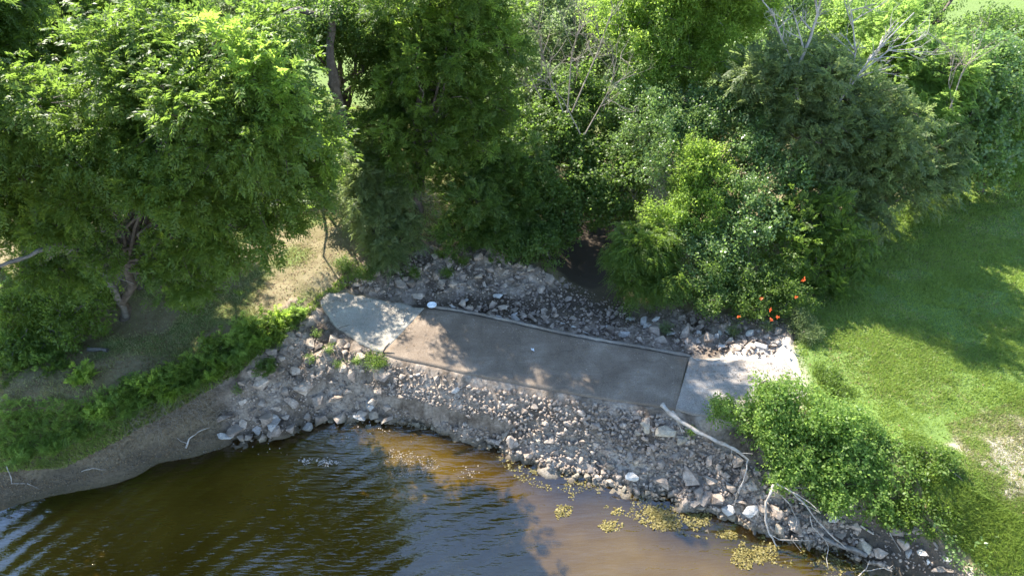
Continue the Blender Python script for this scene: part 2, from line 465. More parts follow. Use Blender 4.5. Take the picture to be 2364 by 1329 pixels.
M_STONEB = stone_mat('buff_limestone', (0.26, 0.21, 0.155), (0.40, 0.335, 0.25), (0.52, 0.45, 0.35), 0.35)

# ground: zones are read from a colour attribute of the terrain (R grass, G bare mud, B pale dust, A rubble silt)
def ground_mat():
    m, t, p, out = newmat('ground_soil')
    geo = N(t, 'ShaderNodeNewGeometry'); pos = geo.outputs['Position']
    at = N(t, 'ShaderNodeAttribute', attribute_name='zone'); sp = N(t, 'ShaderNodeSeparateColor')
    t.links.new(at.outputs['Color'], sp.inputs[0])
    at2 = N(t, 'ShaderNodeAttribute', attribute_name='zone2'); sp2 = N(t, 'ShaderNodeSeparateColor')
    t.links.new(at2.outputs['Color'], sp2.inputs[0])
    n_f = noise(t, 14, 6, 0.7, pos); n_m = noise(t, 1.6, 5, 0.6, pos); n_x = noise(t, 60, 4, 0.7, pos)
    soil = ramp(t, n_f.outputs[0], [(0.3, (0.085, 0.06, 0.04)), (0.55, (0.17, 0.13, 0.085)), (0.75, (0.27, 0.22, 0.15))])
    dry = ramp(t, n_m.outputs[0], [(0.4, (0.19, 0.17, 0.07)), (0.62, (0.36, 0.31, 0.17))])
    dryf = mix(t, n_f.outputs[0], dry.outputs[0], soil.outputs[0])
    lawn = ramp(t, n_x.outputs[0], [(0.3, (0.08, 0.135, 0.028)), (0.7, (0.165, 0.235, 0.062))])
    mud = ramp(t, n_f.outputs[0], [(0.3, (0.085, 0.064, 0.038)), (0.7, (0.20, 0.158, 0.105))])
    dust = ramp(t, n_f.outputs[0], [(0.3, (0.36, 0.31, 0.25)), (0.7, (0.60, 0.54, 0.46))])
    silt = ramp(t, n_m.outputs[0], [(0.35, (0.13, 0.098, 0.072)), (0.5, (0.27, 0.215, 0.165)), (0.68, (0.44, 0.365, 0.295))])
    siltv = ramp(t, n_f.outputs[0], [(0.35, (0.6, 0.58, 0.56)), (0.65, (1.1, 1.1, 1.1))])
    silt2 = mix(t, 1.0, silt.outputs[0], siltv.outputs[0], 'MULTIPLY')
    c = mix(t, sp.outputs[0], dryf, lawn.outputs[0])
    c = mix(t, sp.outputs[1], c, mud.outputs[0])
    c = mix(t, sp2.outputs[0], c, silt2)
    c = mix(t, sp.outputs[2], c, dust.outputs[0])
    c = mix(t, sp2.outputs[1], c, (0.055, 0.042, 0.030))      # damp dark silt, and the painted shade of the creek mouth
    sz = N(t, 'ShaderNodeSeparateXYZ'); t.links.new(pos, sz.inputs[0])
    mr = N(t, 'ShaderNodeMapRange'); mr.inputs[1].default_value = WATER; mr.inputs[2].default_value = WATER + 0.14; mr.inputs[3].default_value = 0.75; mr.inputs[4].default_value = 0.0
    t.links.new(sz.outputs[2], mr.inputs[0])
    c = mix(t, mr.outputs[0], c, (0.07, 0.055, 0.03))
    t.links.new(c, p.inputs['Base Color'])
    p.inputs['Roughness'].default_value = 0.95
    p.inputs['Specular IOR Level'].default_value = 0.15
    nb = noise(t, 26, 7, 0.75, pos)
    t.links.new(bump(t, nb.outputs[0], 0.035), p.inputs['Normal'])
    return m
M_GROUND = ground_mat()

# ---------------------------------------------------------------- terrain
def axis(a, b, step, lo, hi, growth=1.13):
    mid = np.arange(a, b + 1e-6, step)
    up = [b]; s = step
    while up[-1] < hi:
        s *= growth; up.append(up[-1] + s)
    dn = [a]; s = step
    while dn[-1] > lo:
        s *= growth; dn.append(dn[-1] - s)
    return np.concatenate([np.array(dn[1:][::-1]), mid, np.array(up[1:])])
gx = axis(-12.5, 13.5, 0.075, -900, 900)
gy = axis(6.8, 19.5, 0.075, -700, 1200)
GX, GY = np.meshgrid(gx, gy)
GZ = hgt(GX, GY)
nx, ny = len(gx), len(gy)
idx = np.arange(nx * ny).reshape(ny, nx)
F = np.stack([idx[:-1, :-1], idx[:-1, 1:], idx[1:, 1:], idx[1:, :-1]], -1).reshape(-1, 4)
ter = mesh_np('ground', np.stack([GX, GY, GZ], -1).reshape(-1, 3), F, M_GROUND, smooth=True)
prop(ter, kind='structure')
dl = sdist(GX, GY, LAWN_R); bare = sdist(GX, GY, BARE_R)
nz1 = fbm(GX * 1.1, GY * 1.1, seed=3)
nz2 = fbm(GX * 3.3, GY * 3.3, seed=8)
far_lawn = sstep(22, 27, GY + 3 * (nz1 - .5))
grassm = np.clip(1 - dl / 0.5, 0, 1) * (1 - 0.85 * np.clip(0.6 - bare / 0.6 + (nz2 - .5) * 2.5, 0, 1))
grassm = np.maximum(grassm, far_lawn * 0.9)
leftlawn = (GX < -1.5) & (GY > 12.2)
grassm = np.maximum(grassm, leftlawn * np.clip((nz1 - 0.47) * 5, 0, 0.75))
mudm = np.clip(sstep(0.15, -0.25, GZ) * (GX < -4.8) + 0.0, 0, 1)
ripd = np.minimum(np.minimum(sdist(GX, GY, RIP_LEFT), sdist(GX, GY, RIP_RIGHT)), sdist(GX, GY, RIP_UP))
siltm = np.clip(0.9 - ripd / 0.25 + (nz2 - .5) * 1.2, 0, 1)
RD = wp([(1600,826),(1700,800),(1820,790),(1860,880),(1870,930),(1700,980),(1620,960)], 0)
dustm = np.clip(0.5 - sdist(GX, GY, RD) / 0.3 + (nz2 - .5), 0, 1) * 0.9
dustm = np.maximum(dustm, np.clip(0.1 - bare / 0.8 + (nz2 - .5) * 2.4, 0, 0.6))
lowb = sstep(-0.6, -1.1, GZ) * (GX > 0.5) * (ripd < 0.1)
dustm = np.maximum(dustm, lowb * np.clip((nz2 - .3) * 1.4, 0, .5))
DAMP = wp([(1100,690),(1250,690),(1340,640),(1400,560),(1500,660),(1450,730),(1300,745),(1050,712),(960,712)], -0.2)
DAMP2 = wp([(1990,1215),(2090,1250),(2200,1329),(2080,1335),(1990,1290),(1900,1250)], -1.0)
damp_shade = np.clip(0.7 - sdist(GX, GY, DAMP) / 0.4 + (nz2 - .5) * 1.5, 0, 0.8)
damp_shade = np.maximum(damp_shade, np.clip(0.7 - sdist(GX, GY, DAMP2) / 0.3 + (nz2 - .5), 0, 0.85))
HOLE_SHADE = wp([(1280,640),(1360,680),(1430,640),(1460,540),(1420,460),(1340,480),(1290,540)], -0.9)
damp_shade = np.maximum(damp_shade, np.clip(1.2 - sdist(GX, GY, HOLE_SHADE) / 0.5, 0, 1.0))  # damp silt darkened further, painting in the shade of the creek mouth
damp_shade = np.maximum(damp_shade, ((GX < -4.8) & (GZ < -1.0)) * 0.4)
for nm, ch in (('zone', (grassm, mudm, dustm)), ('zone2', (siltm, damp_shade, damp_shade * 0))):
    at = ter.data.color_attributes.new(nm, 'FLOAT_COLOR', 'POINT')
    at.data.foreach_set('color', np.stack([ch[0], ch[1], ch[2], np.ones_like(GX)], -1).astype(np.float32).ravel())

# ---------------------------------------------------------------- water
def water_mat():
    m, t, p, out = newmat('murky_water')
    t.nodes.remove(p)
    geo = N(t, 'ShaderNodeNewGeometry'); pos = geo.outputs['Position']
    at = N(t, 'ShaderNodeAttribute', attribute_name='depth')
    n = noise(t, 0.55, 4, 0.55, pos)
    c = ramp(t, n.outputs[0], [(0.35, (0.050, 0.028, 0.003)), (0.65, (0.080, 0.048, 0.006))])
    n2 = noise(t, 1.9, 4, 0.6, pos)
    # short wind ripples: rings spreading from one spot, crossed by a finer chop
    mp = N(t, 'ShaderNodeMapping'); mp.inputs['Location'].default_value = (-3.2, 0.5, 1.3)
    t.links.new(pos, mp.inputs[0])
    w = N(t, 'ShaderNodeTexWave', wave_type='RINGS', rings_direction='SPHERICAL')
    w.inputs['Scale'].default_value = 0.72; w.inputs['Distortion'].default_value = 3.5; w.inputs['Detail'].default_value = 2; w.inputs['Detail Scale'].default_value = 0.5
    t.links.new(mp.outputs[0], w.inputs['Vector'])
    mp2 = N(t, 'ShaderNodeMapping'); mp2.inputs['Rotation'].default_value = (0, 0, math.radians(-24)); mp2.inputs['Scale'].default_value = (1.0, 4.6, 1.0)
    t.links.new(pos, mp2.inputs[0])
    nc = noise(t, 2.6, 3, 0.5, mp2.outputs[0])
    h = N(t, 'ShaderNodeMath', operation='MULTIPLY_ADD'); h.inputs[1].default_value = 0.45
    t.links.new(w.outputs['Fac'], h.inputs[0]); t.links.new(nc.outputs[0], h.inputs[2])
    nrm = bump(t, h.outputs[0], 0.016, 1.0)
    dif = N(t, 'ShaderNodeBsdfDiffuse'); t.links.new(c.outputs[0], dif.inputs[0])
    tra = N(t, 'ShaderNodeBsdfTransparent'); tra.inputs[0].default_value = (0.80, 0.60, 0.26, 1)
    ms = N(t, 'ShaderNodeMixShader')
    rd = N(t, 'ShaderNodeMapRange'); rd.inputs[1].default_value = 0.02; rd.inputs[2].default_value = 0.5; rd.inputs[3].default_value = 0.12; rd.inputs[4].default_value = 0.97
    rd.interpolation_type = 'SMOOTHSTEP'
    t.links.new(at.outputs['Fac'], rd.inputs[0]); t.links.new(rd.outputs[0], ms.inputs[0])
    t.links.new(tra.outputs[0], ms.inputs[1]); t.links.new(dif.outputs[0], ms.inputs[2])
    gl = N(t, 'ShaderNodeBsdfGlossy'); gl.inputs['Roughness'].default_value = 0.02; gl.inputs[0].default_value = (1, 1, 1, 1)
    t.links.new(nrm, gl.inputs['Normal'])
    fr = N(t, 'ShaderNodeFresnel'); fr.inputs[0].default_value = 1.82; t.links.new(nrm, fr.inputs['Normal'])
    ms2 = N(t, 'ShaderNodeMixShader'); t.links.new(fr.outputs[0], ms2.inputs[0])
    t.links.new(ms.outputs[0], ms2.inputs[1]); t.links.new(gl.outputs[0], ms2.inputs[2])
    t.links.new(ms2.outputs[0], out.inputs[0])
    return m
M_WATER = water_mat()
def water(name, xs, ys, z):
    X, Y = np.meshgrid(xs, ys)
    k = np.arange(X.size).reshape(X.shape)
    F = np.stack([k[:-1, :-1], k[:-1, 1:], k[1:, 1:], k[1:, :-1]], -1).reshape(-1, 4)
    o = mesh_np(name, np.stack([X, Y, np.full_like(X, z)], -1).reshape(-1, 3), F, M_WATER, smooth=True)
    prop(o, kind='structure')
    a = o.data.attributes.new('depth', 'FLOAT', 'POINT')
    a.data.foreach_set('value', np.clip(z - base_h(X, Y), 0, 3).astype(np.float32).ravel())
    return o
water('pond_water', axis(-12, 9, 0.25, -80, 80, 1.3), axis(6.5, 12.5, 0.2, -90, 12.6, 1.3), WATER)

# ---------------------------------------------------------------- the concrete crossing
def concrete(name, cols, blot, streak=(0.2, 0.17, 0.13)):
    m, t, p, out = newmat(name)
    geo = N(t, 'ShaderNodeNewGeometry'); pos = geo.outputs['Position']
    n = noise(t, 1.1, 7, 0.62, pos)
    c = ramp(t, n.outputs[0], [(0.32, cols[0]), (0.52, cols[1]), (0.7, cols[2])]).outputs[0]
    mp = N(t, 'ShaderNodeMapping'); mp.inputs['Rotation'].default_value = (0, 0, math.radians(12)); mp.inputs['Scale'].default_value = (1.0, 4.0, 1)
    t.links.new(pos, mp.inputs[0])
    n2 = noise(t, 1.6, 6, 0.65, mp.outputs[0])
    r2 = ramp(t, n2.outputs[0], [(0.42, (0, 0, 0)), (0.66, (blot, blot, blot))])
    c = mix(t, r2.outputs[0], c, streak)
    n3 = noise(t, 38, 5, 0.8, pos)
    r3 = ramp(t, n3.outputs[0], [(0.35, (0.62, 0.62, 0.62)), (0.65, (1.2, 1.2, 1.2))])
    c = mix(t, 1.0, c, r3.outputs[0], 'MULTIPLY')
    n4 = noise(t, 9, 5, 0.7, pos, dist=1.2)
    r4 = ramp(t, n4.outputs[0], [(0.66, (0, 0, 0)), (0.70, (0.5, 0.5, 0.5))])
    c = mix(t, r4.outputs[0], c, tuple(min(0.8, q * 1.6) for q in cols[2]))
    nd = noise(t, 0.8, 4, 0.6, pos)
    md = N(t, 'ShaderNodeMix', data_type='RGBA'); md.inputs[0].default_value = 0.35
    t.links.new(pos, md.inputs[6]); t.links.new(nd.outputs['Color'], md.inputs[7])
    vo = N(t, 'ShaderNodeTexVoronoi', feature='DISTANCE_TO_EDGE'); vo.inputs['Scale'].default_value = 0.75
    t.links.new(md.outputs[2], vo.inputs['Vector'])
    rv = ramp(t, vo.outputs['Distance'], [(0.0, (0.45, 0.42, 0.40)), (0.008, (1, 1, 1))])
    c = mix(t, 0.3, c, rv.outputs[0], 'MULTIPLY')
    t.links.new(c, p.inputs['Base Color'])
    p.inputs['Roughness'].default_value = 0.88; p.inputs['Specular IOR Level'].default_value = 0.25
    t.links.new(bump(t, n3.outputs[0], 0.012), p.inputs['Normal'])
    return m
M_SILTED = concrete('silted_concrete', [(0.135, 0.102, 0.074), (0.20, 0.155, 0.115), (0.28, 0.225, 0.172)], 0.55, (0.15, 0.112, 0.08))
M_PALE = concrete('pale_concrete', [(0.25, 0.22, 0.175), (0.34, 0.31, 0.255), (0.44, 0.405, 0.34)], 0.9, (0.36, 0.31, 0.25))
M_CHALK = concrete('dusty_concrete', [(0.23, 0.195, 0.16), (0.34, 0.295, 0.25), (0.45, 0.405, 0.35)], 0.8, (0.24, 0.195, 0.15))
M_LIP = concrete('stained_concrete', [(0.13, 0.11, 0.09), (0.22, 0.19, 0.16), (0.33, 0.30, 0.26)], 0.5)
cross = bpy.data.objects.new('concrete_crossing', None); col.objects.link(cross)
cross.location = (0, 12.5, 0); cross['kind'] = 'structure'
fr_ = np.array(CROSS_F); bk_ = np.array(CROSS_B)
def resample(P, s):
    d = np.concatenate([[0], np.cumsum(np.hypot(*np.diff(P, axis=0).T))]); d /= d[-1]
    return np.stack([np.interp(s, d, P[:, 0]), np.interp(s, d, P[:, 1])], -1)
def panel(s0, s1, mat, label, jag=None, t0=0.0, t1=1.0):
    ns, nt = 44, 26
    S = np.linspace(s0, s1, ns); T = np.linspace(t0, t1, nt)
    A = resample(fr_, S); B = resample(bk_, S)
    if jag is not None:
        A = A + (fbm(S * 60, S * 0, seed=jag)[:, None] - 0.5) * 0.10
        B = B + (fbm(S * 60, S * 0 + 9, seed=jag)[:, None] - 0.5) * 0.22
    P = A[None] * (1 - T[:, None, None]) + B[None] * T[:, None, None]
    Z = top_z(P[..., 0], P[..., 1])
    top = np.concatenate([P, Z[..., None]], -1).reshape(-1, 3)
    bot = top.copy(); bot[:, 2] -= 0.24
    k = np.arange(ns * nt).reshape(nt, ns); n = ns * nt
    Fa = np.stack([k[:-1, :-1], k[:-1, 1:], k[1:, 1:], k[1:, :-1]], -1).reshape(-1, 4)
    Fb = Fa[:, ::-1] + n
    ring = np.concatenate([k[0, :], k[1:, -1], k[-1, :-1][::-1], k[1:-1, 0][::-1]])
    r2 = np.roll(ring, -1)
    Fs = np.stack([ring, ring + n, r2 + n, r2], -1)
    o = mesh_np('slab_panel', np.concatenate([top, bot]), np.concatenate([Fa, Fb, Fs]), mat, cross)
    if label: o['label'] = label
    return o
panel(0.0, 0.2190, M_PALE, 'pale bluish concrete apron at the left end of the crossing', 4)
for a, b in ((0.2192, 0.7658),):
    panel(a, b, M_SILTED, None)
panel(0.7660, 1.0, M_CHALK, 'whitish dusty concrete apron at the right end of the crossing', 6)
# raised stone-grey lip along the upstream edge
S = np.linspace(0.225, 0.77, 60); B = resample(bk_, S)
lipP = np.concatenate([B + np.array([0.02, 0.09]), (top_z(B[:, 0], B[:, 1]) + 0.0)[:, None]], -1)
lipP[:, 2] -= 0.02
V, Fq = tube(lipP, 0.05, 6, 0.7)
mesh_np('edge_lip', V, Fq, M_LIP, cross)

# ---------------------------------------------------------------- stones
def hull(npts, seed, flatz=0.7, j=0.35):
    r = np.random.default_rng(seed)
    P = r.normal(size=(npts, 3)); P /= np.linalg.norm(P, axis=1, keepdims=True)
    P = np.sign(P) * np.abs(P) ** 0.75
    P *= (1 - j * r.random((npts, 1))) * np.array([1.0, r.uniform(0.65, 0.95), flatz * r.uniform(0.75, 1.1)]) * 0.5
    bm = bmesh.new()
    for q in P: bm.verts.new(q)
    bmesh.ops.convex_hull(bm, input=bm.verts)
    bmesh.ops.delete(bm, geom=[v for v in bm.verts if not v.link_faces], context='VERTS')
    bmesh.ops.triangulate(bm, faces=bm.faces)
    return bm
def hull_mesh(name, npts, seed, mat, flatz=0.7, j=0.35):
    bm = hull(npts, seed, flatz, j)
    me = bpy.data.meshes.new(name); bm.to_mesh(me); bm.free(); me.materials.append(mat)
    return me
def rough_mesh(name, seed, mat, flatz=0.7):
    """a boulder: angular hull, its edges chipped and its faces broken up"""
    bm = hull(15, seed, flatz, 0.3)
    bmesh.ops.subdivide_edges(bm, edges=bm.edges, cuts=2, use_grid_fill=True)
    co = np.array([v.co[:] for v in bm.verts])
    d = (fbm(co[:, 0] * 5 + seed, co[:, 1] * 5, co[:, 2] * 5, seed=seed) - 0.5) * 0.14
    r = np.linalg.norm(co, axis=1, keepdims=True)
    co = co * (1 + d[:, None] / (r + 0.1))
    lim = np.percentile(r, 88)
    co = np.where(r > lim, co * (lim + (r - lim) * 0.5) / r, co)
    for v, q in zip(bm.verts, co): v.co = q
    me = bpy.data.meshes.new(name); bm.to_mesh(me); bm.free(); me.materials.append(mat)
    return me
ST = [hull_mesh('stone', 13, s, M_STONE, 0.7 if s % 3 else 0.5) for s in range(14)]
STW = [hull_mesh('stone', 13, 50 + s, M_STONEW) for s in range(4)]
STB = [hull_mesh('stone', 13, 80 + s, M_STONEB, 0.6) for s in range(4)]
def hull_np(k):
    bm = hull(9, 200 + k, 0.7)
    bm.verts.ensure_lookup_table()
    V = np.array([v.co[:] for v in bm.verts]); F = np.array([[v.index for v in f.verts] for f in bm.faces]); bm.free()
    return V, F
SMALL = [hull_np(k) for k in range(10)]
def in_photo_poly(poly, n):
    us = [p[0] for p in poly]; vs = [p[1] for p in poly]
    out = np.zeros((0, 2))
    while len(out) < n:
        q = np.stack([rng.uniform(min(us), max(us), n * 2), rng.uniform(min(vs), max(vs), n * 2)], -1)
        out = np.concatenate([out, q[inpoly(q[:, 0], q[:, 1], poly)]])
    return out[:n]
def rot_np(n):
    a = rng.uniform(0, 2 * math.pi, n); b = rng.normal(0, 0.35, n); c = rng.normal(0, 0.35, n)
    return a, b, c
def small_stones(acc, uvs, smin, smax, sink=0.1):
    G = ground(uvs[:, 0], uvs[:, 1])
    G = G[(sdist(G[:, 0], G[:, 1], CROSS) > 0.06) & (G[:, 2] > WATER - 0.15)]
    for i, p in enumerate(G):
        V, F = SMALL[rng.integers(0, 10)]
        s = smin + (smax - smin) * rng.random() ** 1.6
        R = np.array(Euler((rng.normal(0, .5), rng.normal(0, .5), rng.uniform(0, 6.3))).to_matrix())
        acc.add((V * s) @ R.T + p + np.array([0, 0, s * (0.5 - sink) * 0.5]), F)
def riprap(name, parts_spec, small_spec, loc):
    """one bank: the stones one can pick out are parts, the rubble between them is one part of stuff"""
    root = bpy.data.objects.new(name, None); col.objects.link(root); root.location = loc; root['kind'] = 'structure'
    placed = []
    for poly, n, smin, smax, sink, meshes in parts_spec:
        uv = in_photo_poly(poly, n * 5)
        G = ground(uv[:, 0], uv[:, 1]); k = 0
        G = G[(sdist(G[:, 0], G[:, 1], CROSS) > smax * 0.55) & (G[:, 2] > WATER - 0.12)]
        for p in G:
            if k >= n: break
            s = 1.4 * (smin + (smax - smin) * rng.random() ** 1.5)
            if any((p[0] - q[0]) ** 2 + (p[1] - q[1]) ** 2 < (0.34 * (s + q[2])) ** 2 for q in placed): continue
            k_ = k
            o = bpy.data.objects.new('stone', meshes[rng.integers(0, len(meshes))])
            col.objects.link(o); o.parent = root
            o.location = Vector((p[0], p[1], p[2] + s * 0.30 - s * sink * 0.36)) - Vector(loc)
            o.rotation_euler = (rng.normal(0, .3), rng.normal(0, .3), rng.uniform(0, 6.3))
            o.scale = (s * rng.uniform(.85, 1.3), s * rng.uniform(.8, 1.1), s * rng.uniform(.7, 1.1))
            placed.append((p[0], p[1], s)); k += 1
    acc = Acc()
    for poly, n, smin, smax in small_spec:
        small_stones(acc, in_photo_poly(poly, n), smin, smax)
    o = acc.obj('rubble', M_STONE, root); o['kind'] = 'stuff'
    return root, placed
riprap('left_riprap_bank', [
  ([(515,960),(640,940),(740,925),(900,930),(900,975),(780,972),(640,1012),(525,1035)], 120, 0.2, 0.42, 0.3, ST + STW[:2]),
  ([(560,860),(690,770),(780,790),(900,850),(880,920),(740,910),(620,930),(540,930)], 110, 0.18, 0.42, 0.55, ST),
  ([(900,850),(1060,880),(1060,1000),(950,985),(900,960)], 60, 0.09, 0.2, 0.5, ST + STW[:1]),
 ], [([(520,930),(690,780),(780,790),(1070,880),(1070,1015),(860,975),(620,1012),(530,1030)], 1900, 0.03, 0.13),
     ([(900,880),(1000,900),(1000,970),(900,950)], 260, 0.05, 0.13)], (-4, 12, -0.8))
riprap('right_riprap_bank', [
  ([(1560,1010),(1700,1060),(1790,1100),(1950,1190),(2060,1300),(1960,1270),(1800,1230),(1700,1205),(1600,1170),(1500,1130)], 130, 0.16, 0.40, 0.3, ST + STB[:2]),
  ([(1130,1000),(1300,1000),(1500,1040),(1560,1100),(1500,1150),(1400,1118),(1250,1078),(1130,1036)], 110, 0.12, 0.30, 0.3, ST + STB),
  ([(1080,900),(1300,930),(1520,960),(1600,1010),(1500,1040),(1300,1000),(1130,980)], 40, 0.10, 0.24, 0.6, ST + STB[:2]),
  ([(2010,1170),(2080,1200),(2170,1260),(2250,1320),(2160,1320),(2060,1240)], 20, 0.12, 0.24, 0.3, STW + ST[:3]),
 ], [([(1070,890),(1540,960),(1700,1060),(1790,1110),(1960,1200),(2060,1320),(1800,1240),(1600,1180),(1480,1145),(1250,1080),(1060,1015)], 3600, 0.035, 0.20),
     ([(2000,1200),(2150,1260),(2250,1329),(2060,1329)], 120, 0.04, 0.12)], (3, 10, -0.8))
riprap('upstream_riprap_bank', [
  ([(790,655),(850,620),(980,585),(1060,565),(1130,580),(1290,640),(1320,665),(1250,665),(1100,660),(960,690),(850,680)], 130, 0.14, 0.38, 0.6, ST),
  ([(1040,690),(1150,705),(1330,735),(1480,770),(1480,795),(1300,765),(1130,730),(1040,712)], 55, 0.12, 0.27, 0.3, ST + STW[:2]),
  ([(1480,740),(1600,735),(1760,740),(1810,770),(1780,815),(1640,800),(1520,790)], 65, 0.14, 0.36, 0.5, ST + STW),
  ([(1100,660),(1300,680),(1450,720),(1400,755),(1200,720)], 50, 0.08, 0.22, 0.6, ST),
 ], [([(790,655),(980,585),(1060,565),(1290,640),(1400,690),(1600,720),(1810,745),(1800,825),(1600,820),(1300,760),(1050,712),(880,688)], 3000, 0.03, 0.15)], (1.5, 14, -0.2))

acc = Acc()
def gravel_on(polyp, n, a, b):
    q = in_photo_poly(polyp, n); x, y = flat(q[:, 0], q[:, 1], 0.06)
    for X, Y in zip(x, y):
        V, F = SMALL[rng.integers(0, 10)]; s = a + (b - a) * rng.random() ** 3
        acc.add(V * s + np.array([X, Y, float(top_z(X, Y)) + s * .2]), F)
gravel_on([(1600,835),(1700,840),(1800,840),(1845,880),(1820,910),(1720,880),(1620,870)], 500, .008, .05)
gravel_on([(1600,835),(1640,836),(1660,955),(1620,955)], 80, .008, .03)
gravel_on([(750,690),(800,685),(955,714),(930,735),(850,705),(780,700),(775,750)], 350, .008, .05)
gravel_on([(960,714),(1260,768),(1600,832),(1600,842),(1250,782),(950,724)], 500, .008, .045)
prop(acc.obj('gravel', M_STONE), 'gravel and grit washed over the edges of the concrete crossing', kind='stuff')
def boulder(u, v, s, label, seed, mat=None, sc=(1, 1, 1), dz=0.2, rz=0.0, tilt=(0, 0)):
    p = g1(u, v)
    p[2] = max(p[2], WATER - 0.05)
    o = bpy.data.objects.new('boulder', rough_mesh('boulder', seed, mat or M_STONEW))
    col.objects.link(o)
    o.location = (p[0], p[1], p[2] + s * dz * sc[2]); o.scale = (s * sc[0], s * sc[1], s * sc[2]); o.rotation_euler = (tilt[0], tilt[1], rz)
    prop(o, label, 'rock', 'boulders that stand out on the banks')
    return o
boulder(1458, 1106, 0.40, 'bright white boulder sitting at the edge of the brown sunlit water', 301, sc=(1, .85, .9), dz=.3)
boulder(1678, 1184, 0.42, 'blocky white boulder at the waterline below the fallen log', 302, sc=(1, .9, .9), dz=.3)
boulder(1735, 1180, 0.55, 'angular grey-white slab of rock right beside the blocky white boulder', 303, sc=(1.1, .9, .7), dz=.25, rz=.6)
boulder(1922, 1200, 0.38, 'pale boulder on the dark mud between the shrubs and the bare branches', 304, sc=(1, .8, .8), dz=.3, rz=.3)
boulder(866, 928, 0.62, 'pointed triangular boulder with a speckled top on the left riprap', 305, M_STONE, (1, .8, .55), .3, 1.1, (.5, .2))
boulder(890, 874, 0.48, 'large rounded grey boulder above the speckled triangular one', 306, M_STONE, (1, .9, .7), .25, .4)
boulder(834, 968, 0.42, 'light boulder with a shaded hollow at the waterline under the left riprap', 307, sc=(1.2, .8, .7), dz=.3, rz=2.6)
boulder(862, 958, 0.5, 'long tan boulder leaning toward the water next to the submerged orange weed', 308, M_STONEB, (.6, 1.3, .6), .3, .35)
boulder(547, 1000, 0.62, 'biggest flat-faced boulder at the left corner of the riprap', 309, M_STONE, (1, .95, .6), .3, .8)
boulder(634, 985, 0.55, 'tilted pale slab at the waterline of the left riprap', 310, sc=(.75, 1.2, .55), dz=.3, rz=-.5)
boulder(622, 972, 0.42, 'flat light stone lying across the top of the tilted slab', 311, sc=(1.3, .7, .5), dz=.5, rz=.4)
boulder(1540, 1000, 0.66, 'large buff boulder half buried beside the butt of the fallen log', 312, M_STONEB, (1.1, .8, .75), .1, .2)
boulder(1572, 1020, 0.40, 'rounded sandy boulder touching the leaves under the fallen log', 313, M_STONEB, (1.1, .9, .9), .25, .4)
boulder(1490, 990, 0.42, 'wedge-shaped rock with a dark shaded face uphill of the rubble', 314, M_STONEB, (.9, .9, .9), .2, 1.2, (.3, -.3))
boulder(1873, 1122, 0.45, 'smooth grey rock peeking out under the riverside shrubs', 315, M_STONE, (.8, 1.1, .6), .3, .3)
boulder(2022, 1172, 0.36, 'rounded grey rock above the pile of pale cobbles', 316, M_STONE, (.9, 1, .7), .3, 1.3)
boulder(1793, 792, 0.30, 'small white-topped rock at the lawn edge of the dusty apron', 317, sc=(1, .8, .8), dz=.3)
boulder(1150, 0+686, 0.34, 'pale rock on the dark silt just right of the round white plate', 318, sc=(1.1, .7, .5), dz=.2)
boulder(1455, 738, 0.30, 'pale stone by itself on the dark silt below the big bush', 319, sc=(1.2, .8, .6), dz=.3)
boulder(2098, 1278, 0.30, 'whitish rock alone on the dark mud at the bottom edge', 320, sc=(1.2, .8, .6), dz=.3, rz=.7)
boulder(1630, 1150, 0.50, 'broad grey boulder in the middle of the right rubble slope', 321, M_STONE, (1.2, .9, .6), .15, .9)

# ---------------------------------------------------------------- leaves
def unit(a):
    return a / (np.linalg.norm(a, axis=-1, keepdims=True) + 1e-9)
def leaf_quads(Bp, LD, NR, ll, lw):
    """base points, leaf directions, normals, lengths, widths -> rhombic leaves folded along the midrib"""
    LD = unit(LD); WV = unit(np.cross(NR, LD)); NN = np.cross(LD, WV)
    ll = np.asarray(ll)[:, None]; lw = np.asarray(lw)[:, None]
    mid = Bp + LD * ll * 0.42
    fold = NN * lw * 0.18
    V = np.stack([Bp, mid + WV * lw * 0.5 + fold, Bp + LD * ll - NN * ll * 0.12, mid - WV * lw * 0.5 + fold], 1).reshape(-1, 3)
    n = len(Bp)
    F = np.arange(n * 4).reshape(n, 4)
    return V, F
SPEC = {  # frond length, leaflets per frond, leaflet length, width, droop, side angle, flatness
 'pinnate': dict(L=0.27, n=11, ll=0.090, lw=0.036, droop=0.35, kind='p', up=0.15),
 'pistache': dict(L=0.30, n=13, ll=0.10, lw=0.032, droop=0.25, kind='p', up=0.35),
 'feather': dict(L=0.36, n=17, ll=0.085, lw=0.026, droop=0.45, kind='p', up=0.1),
 'mimosa': dict(L=0.36, n=15, ll=0.10, lw=0.038, droop=0.16, kind='p', up=0.05),
 'cascade': dict(L=0.42, n=17, ll=0.085, lw=0.030, droop=0.7, kind='p', up=0.0),
 'oval':    dict(L=0.14, n=9, ll=0.085, lw=0.050, droop=0.15, kind='b', up=0.3),
 'vine':    dict(L=0.16, n=8, ll=0.11, lw=0.095, droop=0.3, kind='b', up=0.2),
 'fine':    dict(L=0.15, n=11, ll=0.060, lw=0.030, droop=0.15, kind='b', up=0.3),
 'willow':  dict(L=0.26, n=13, ll=0.095, lw=0.022, droop=0.2, kind='p', up=0.5),
}
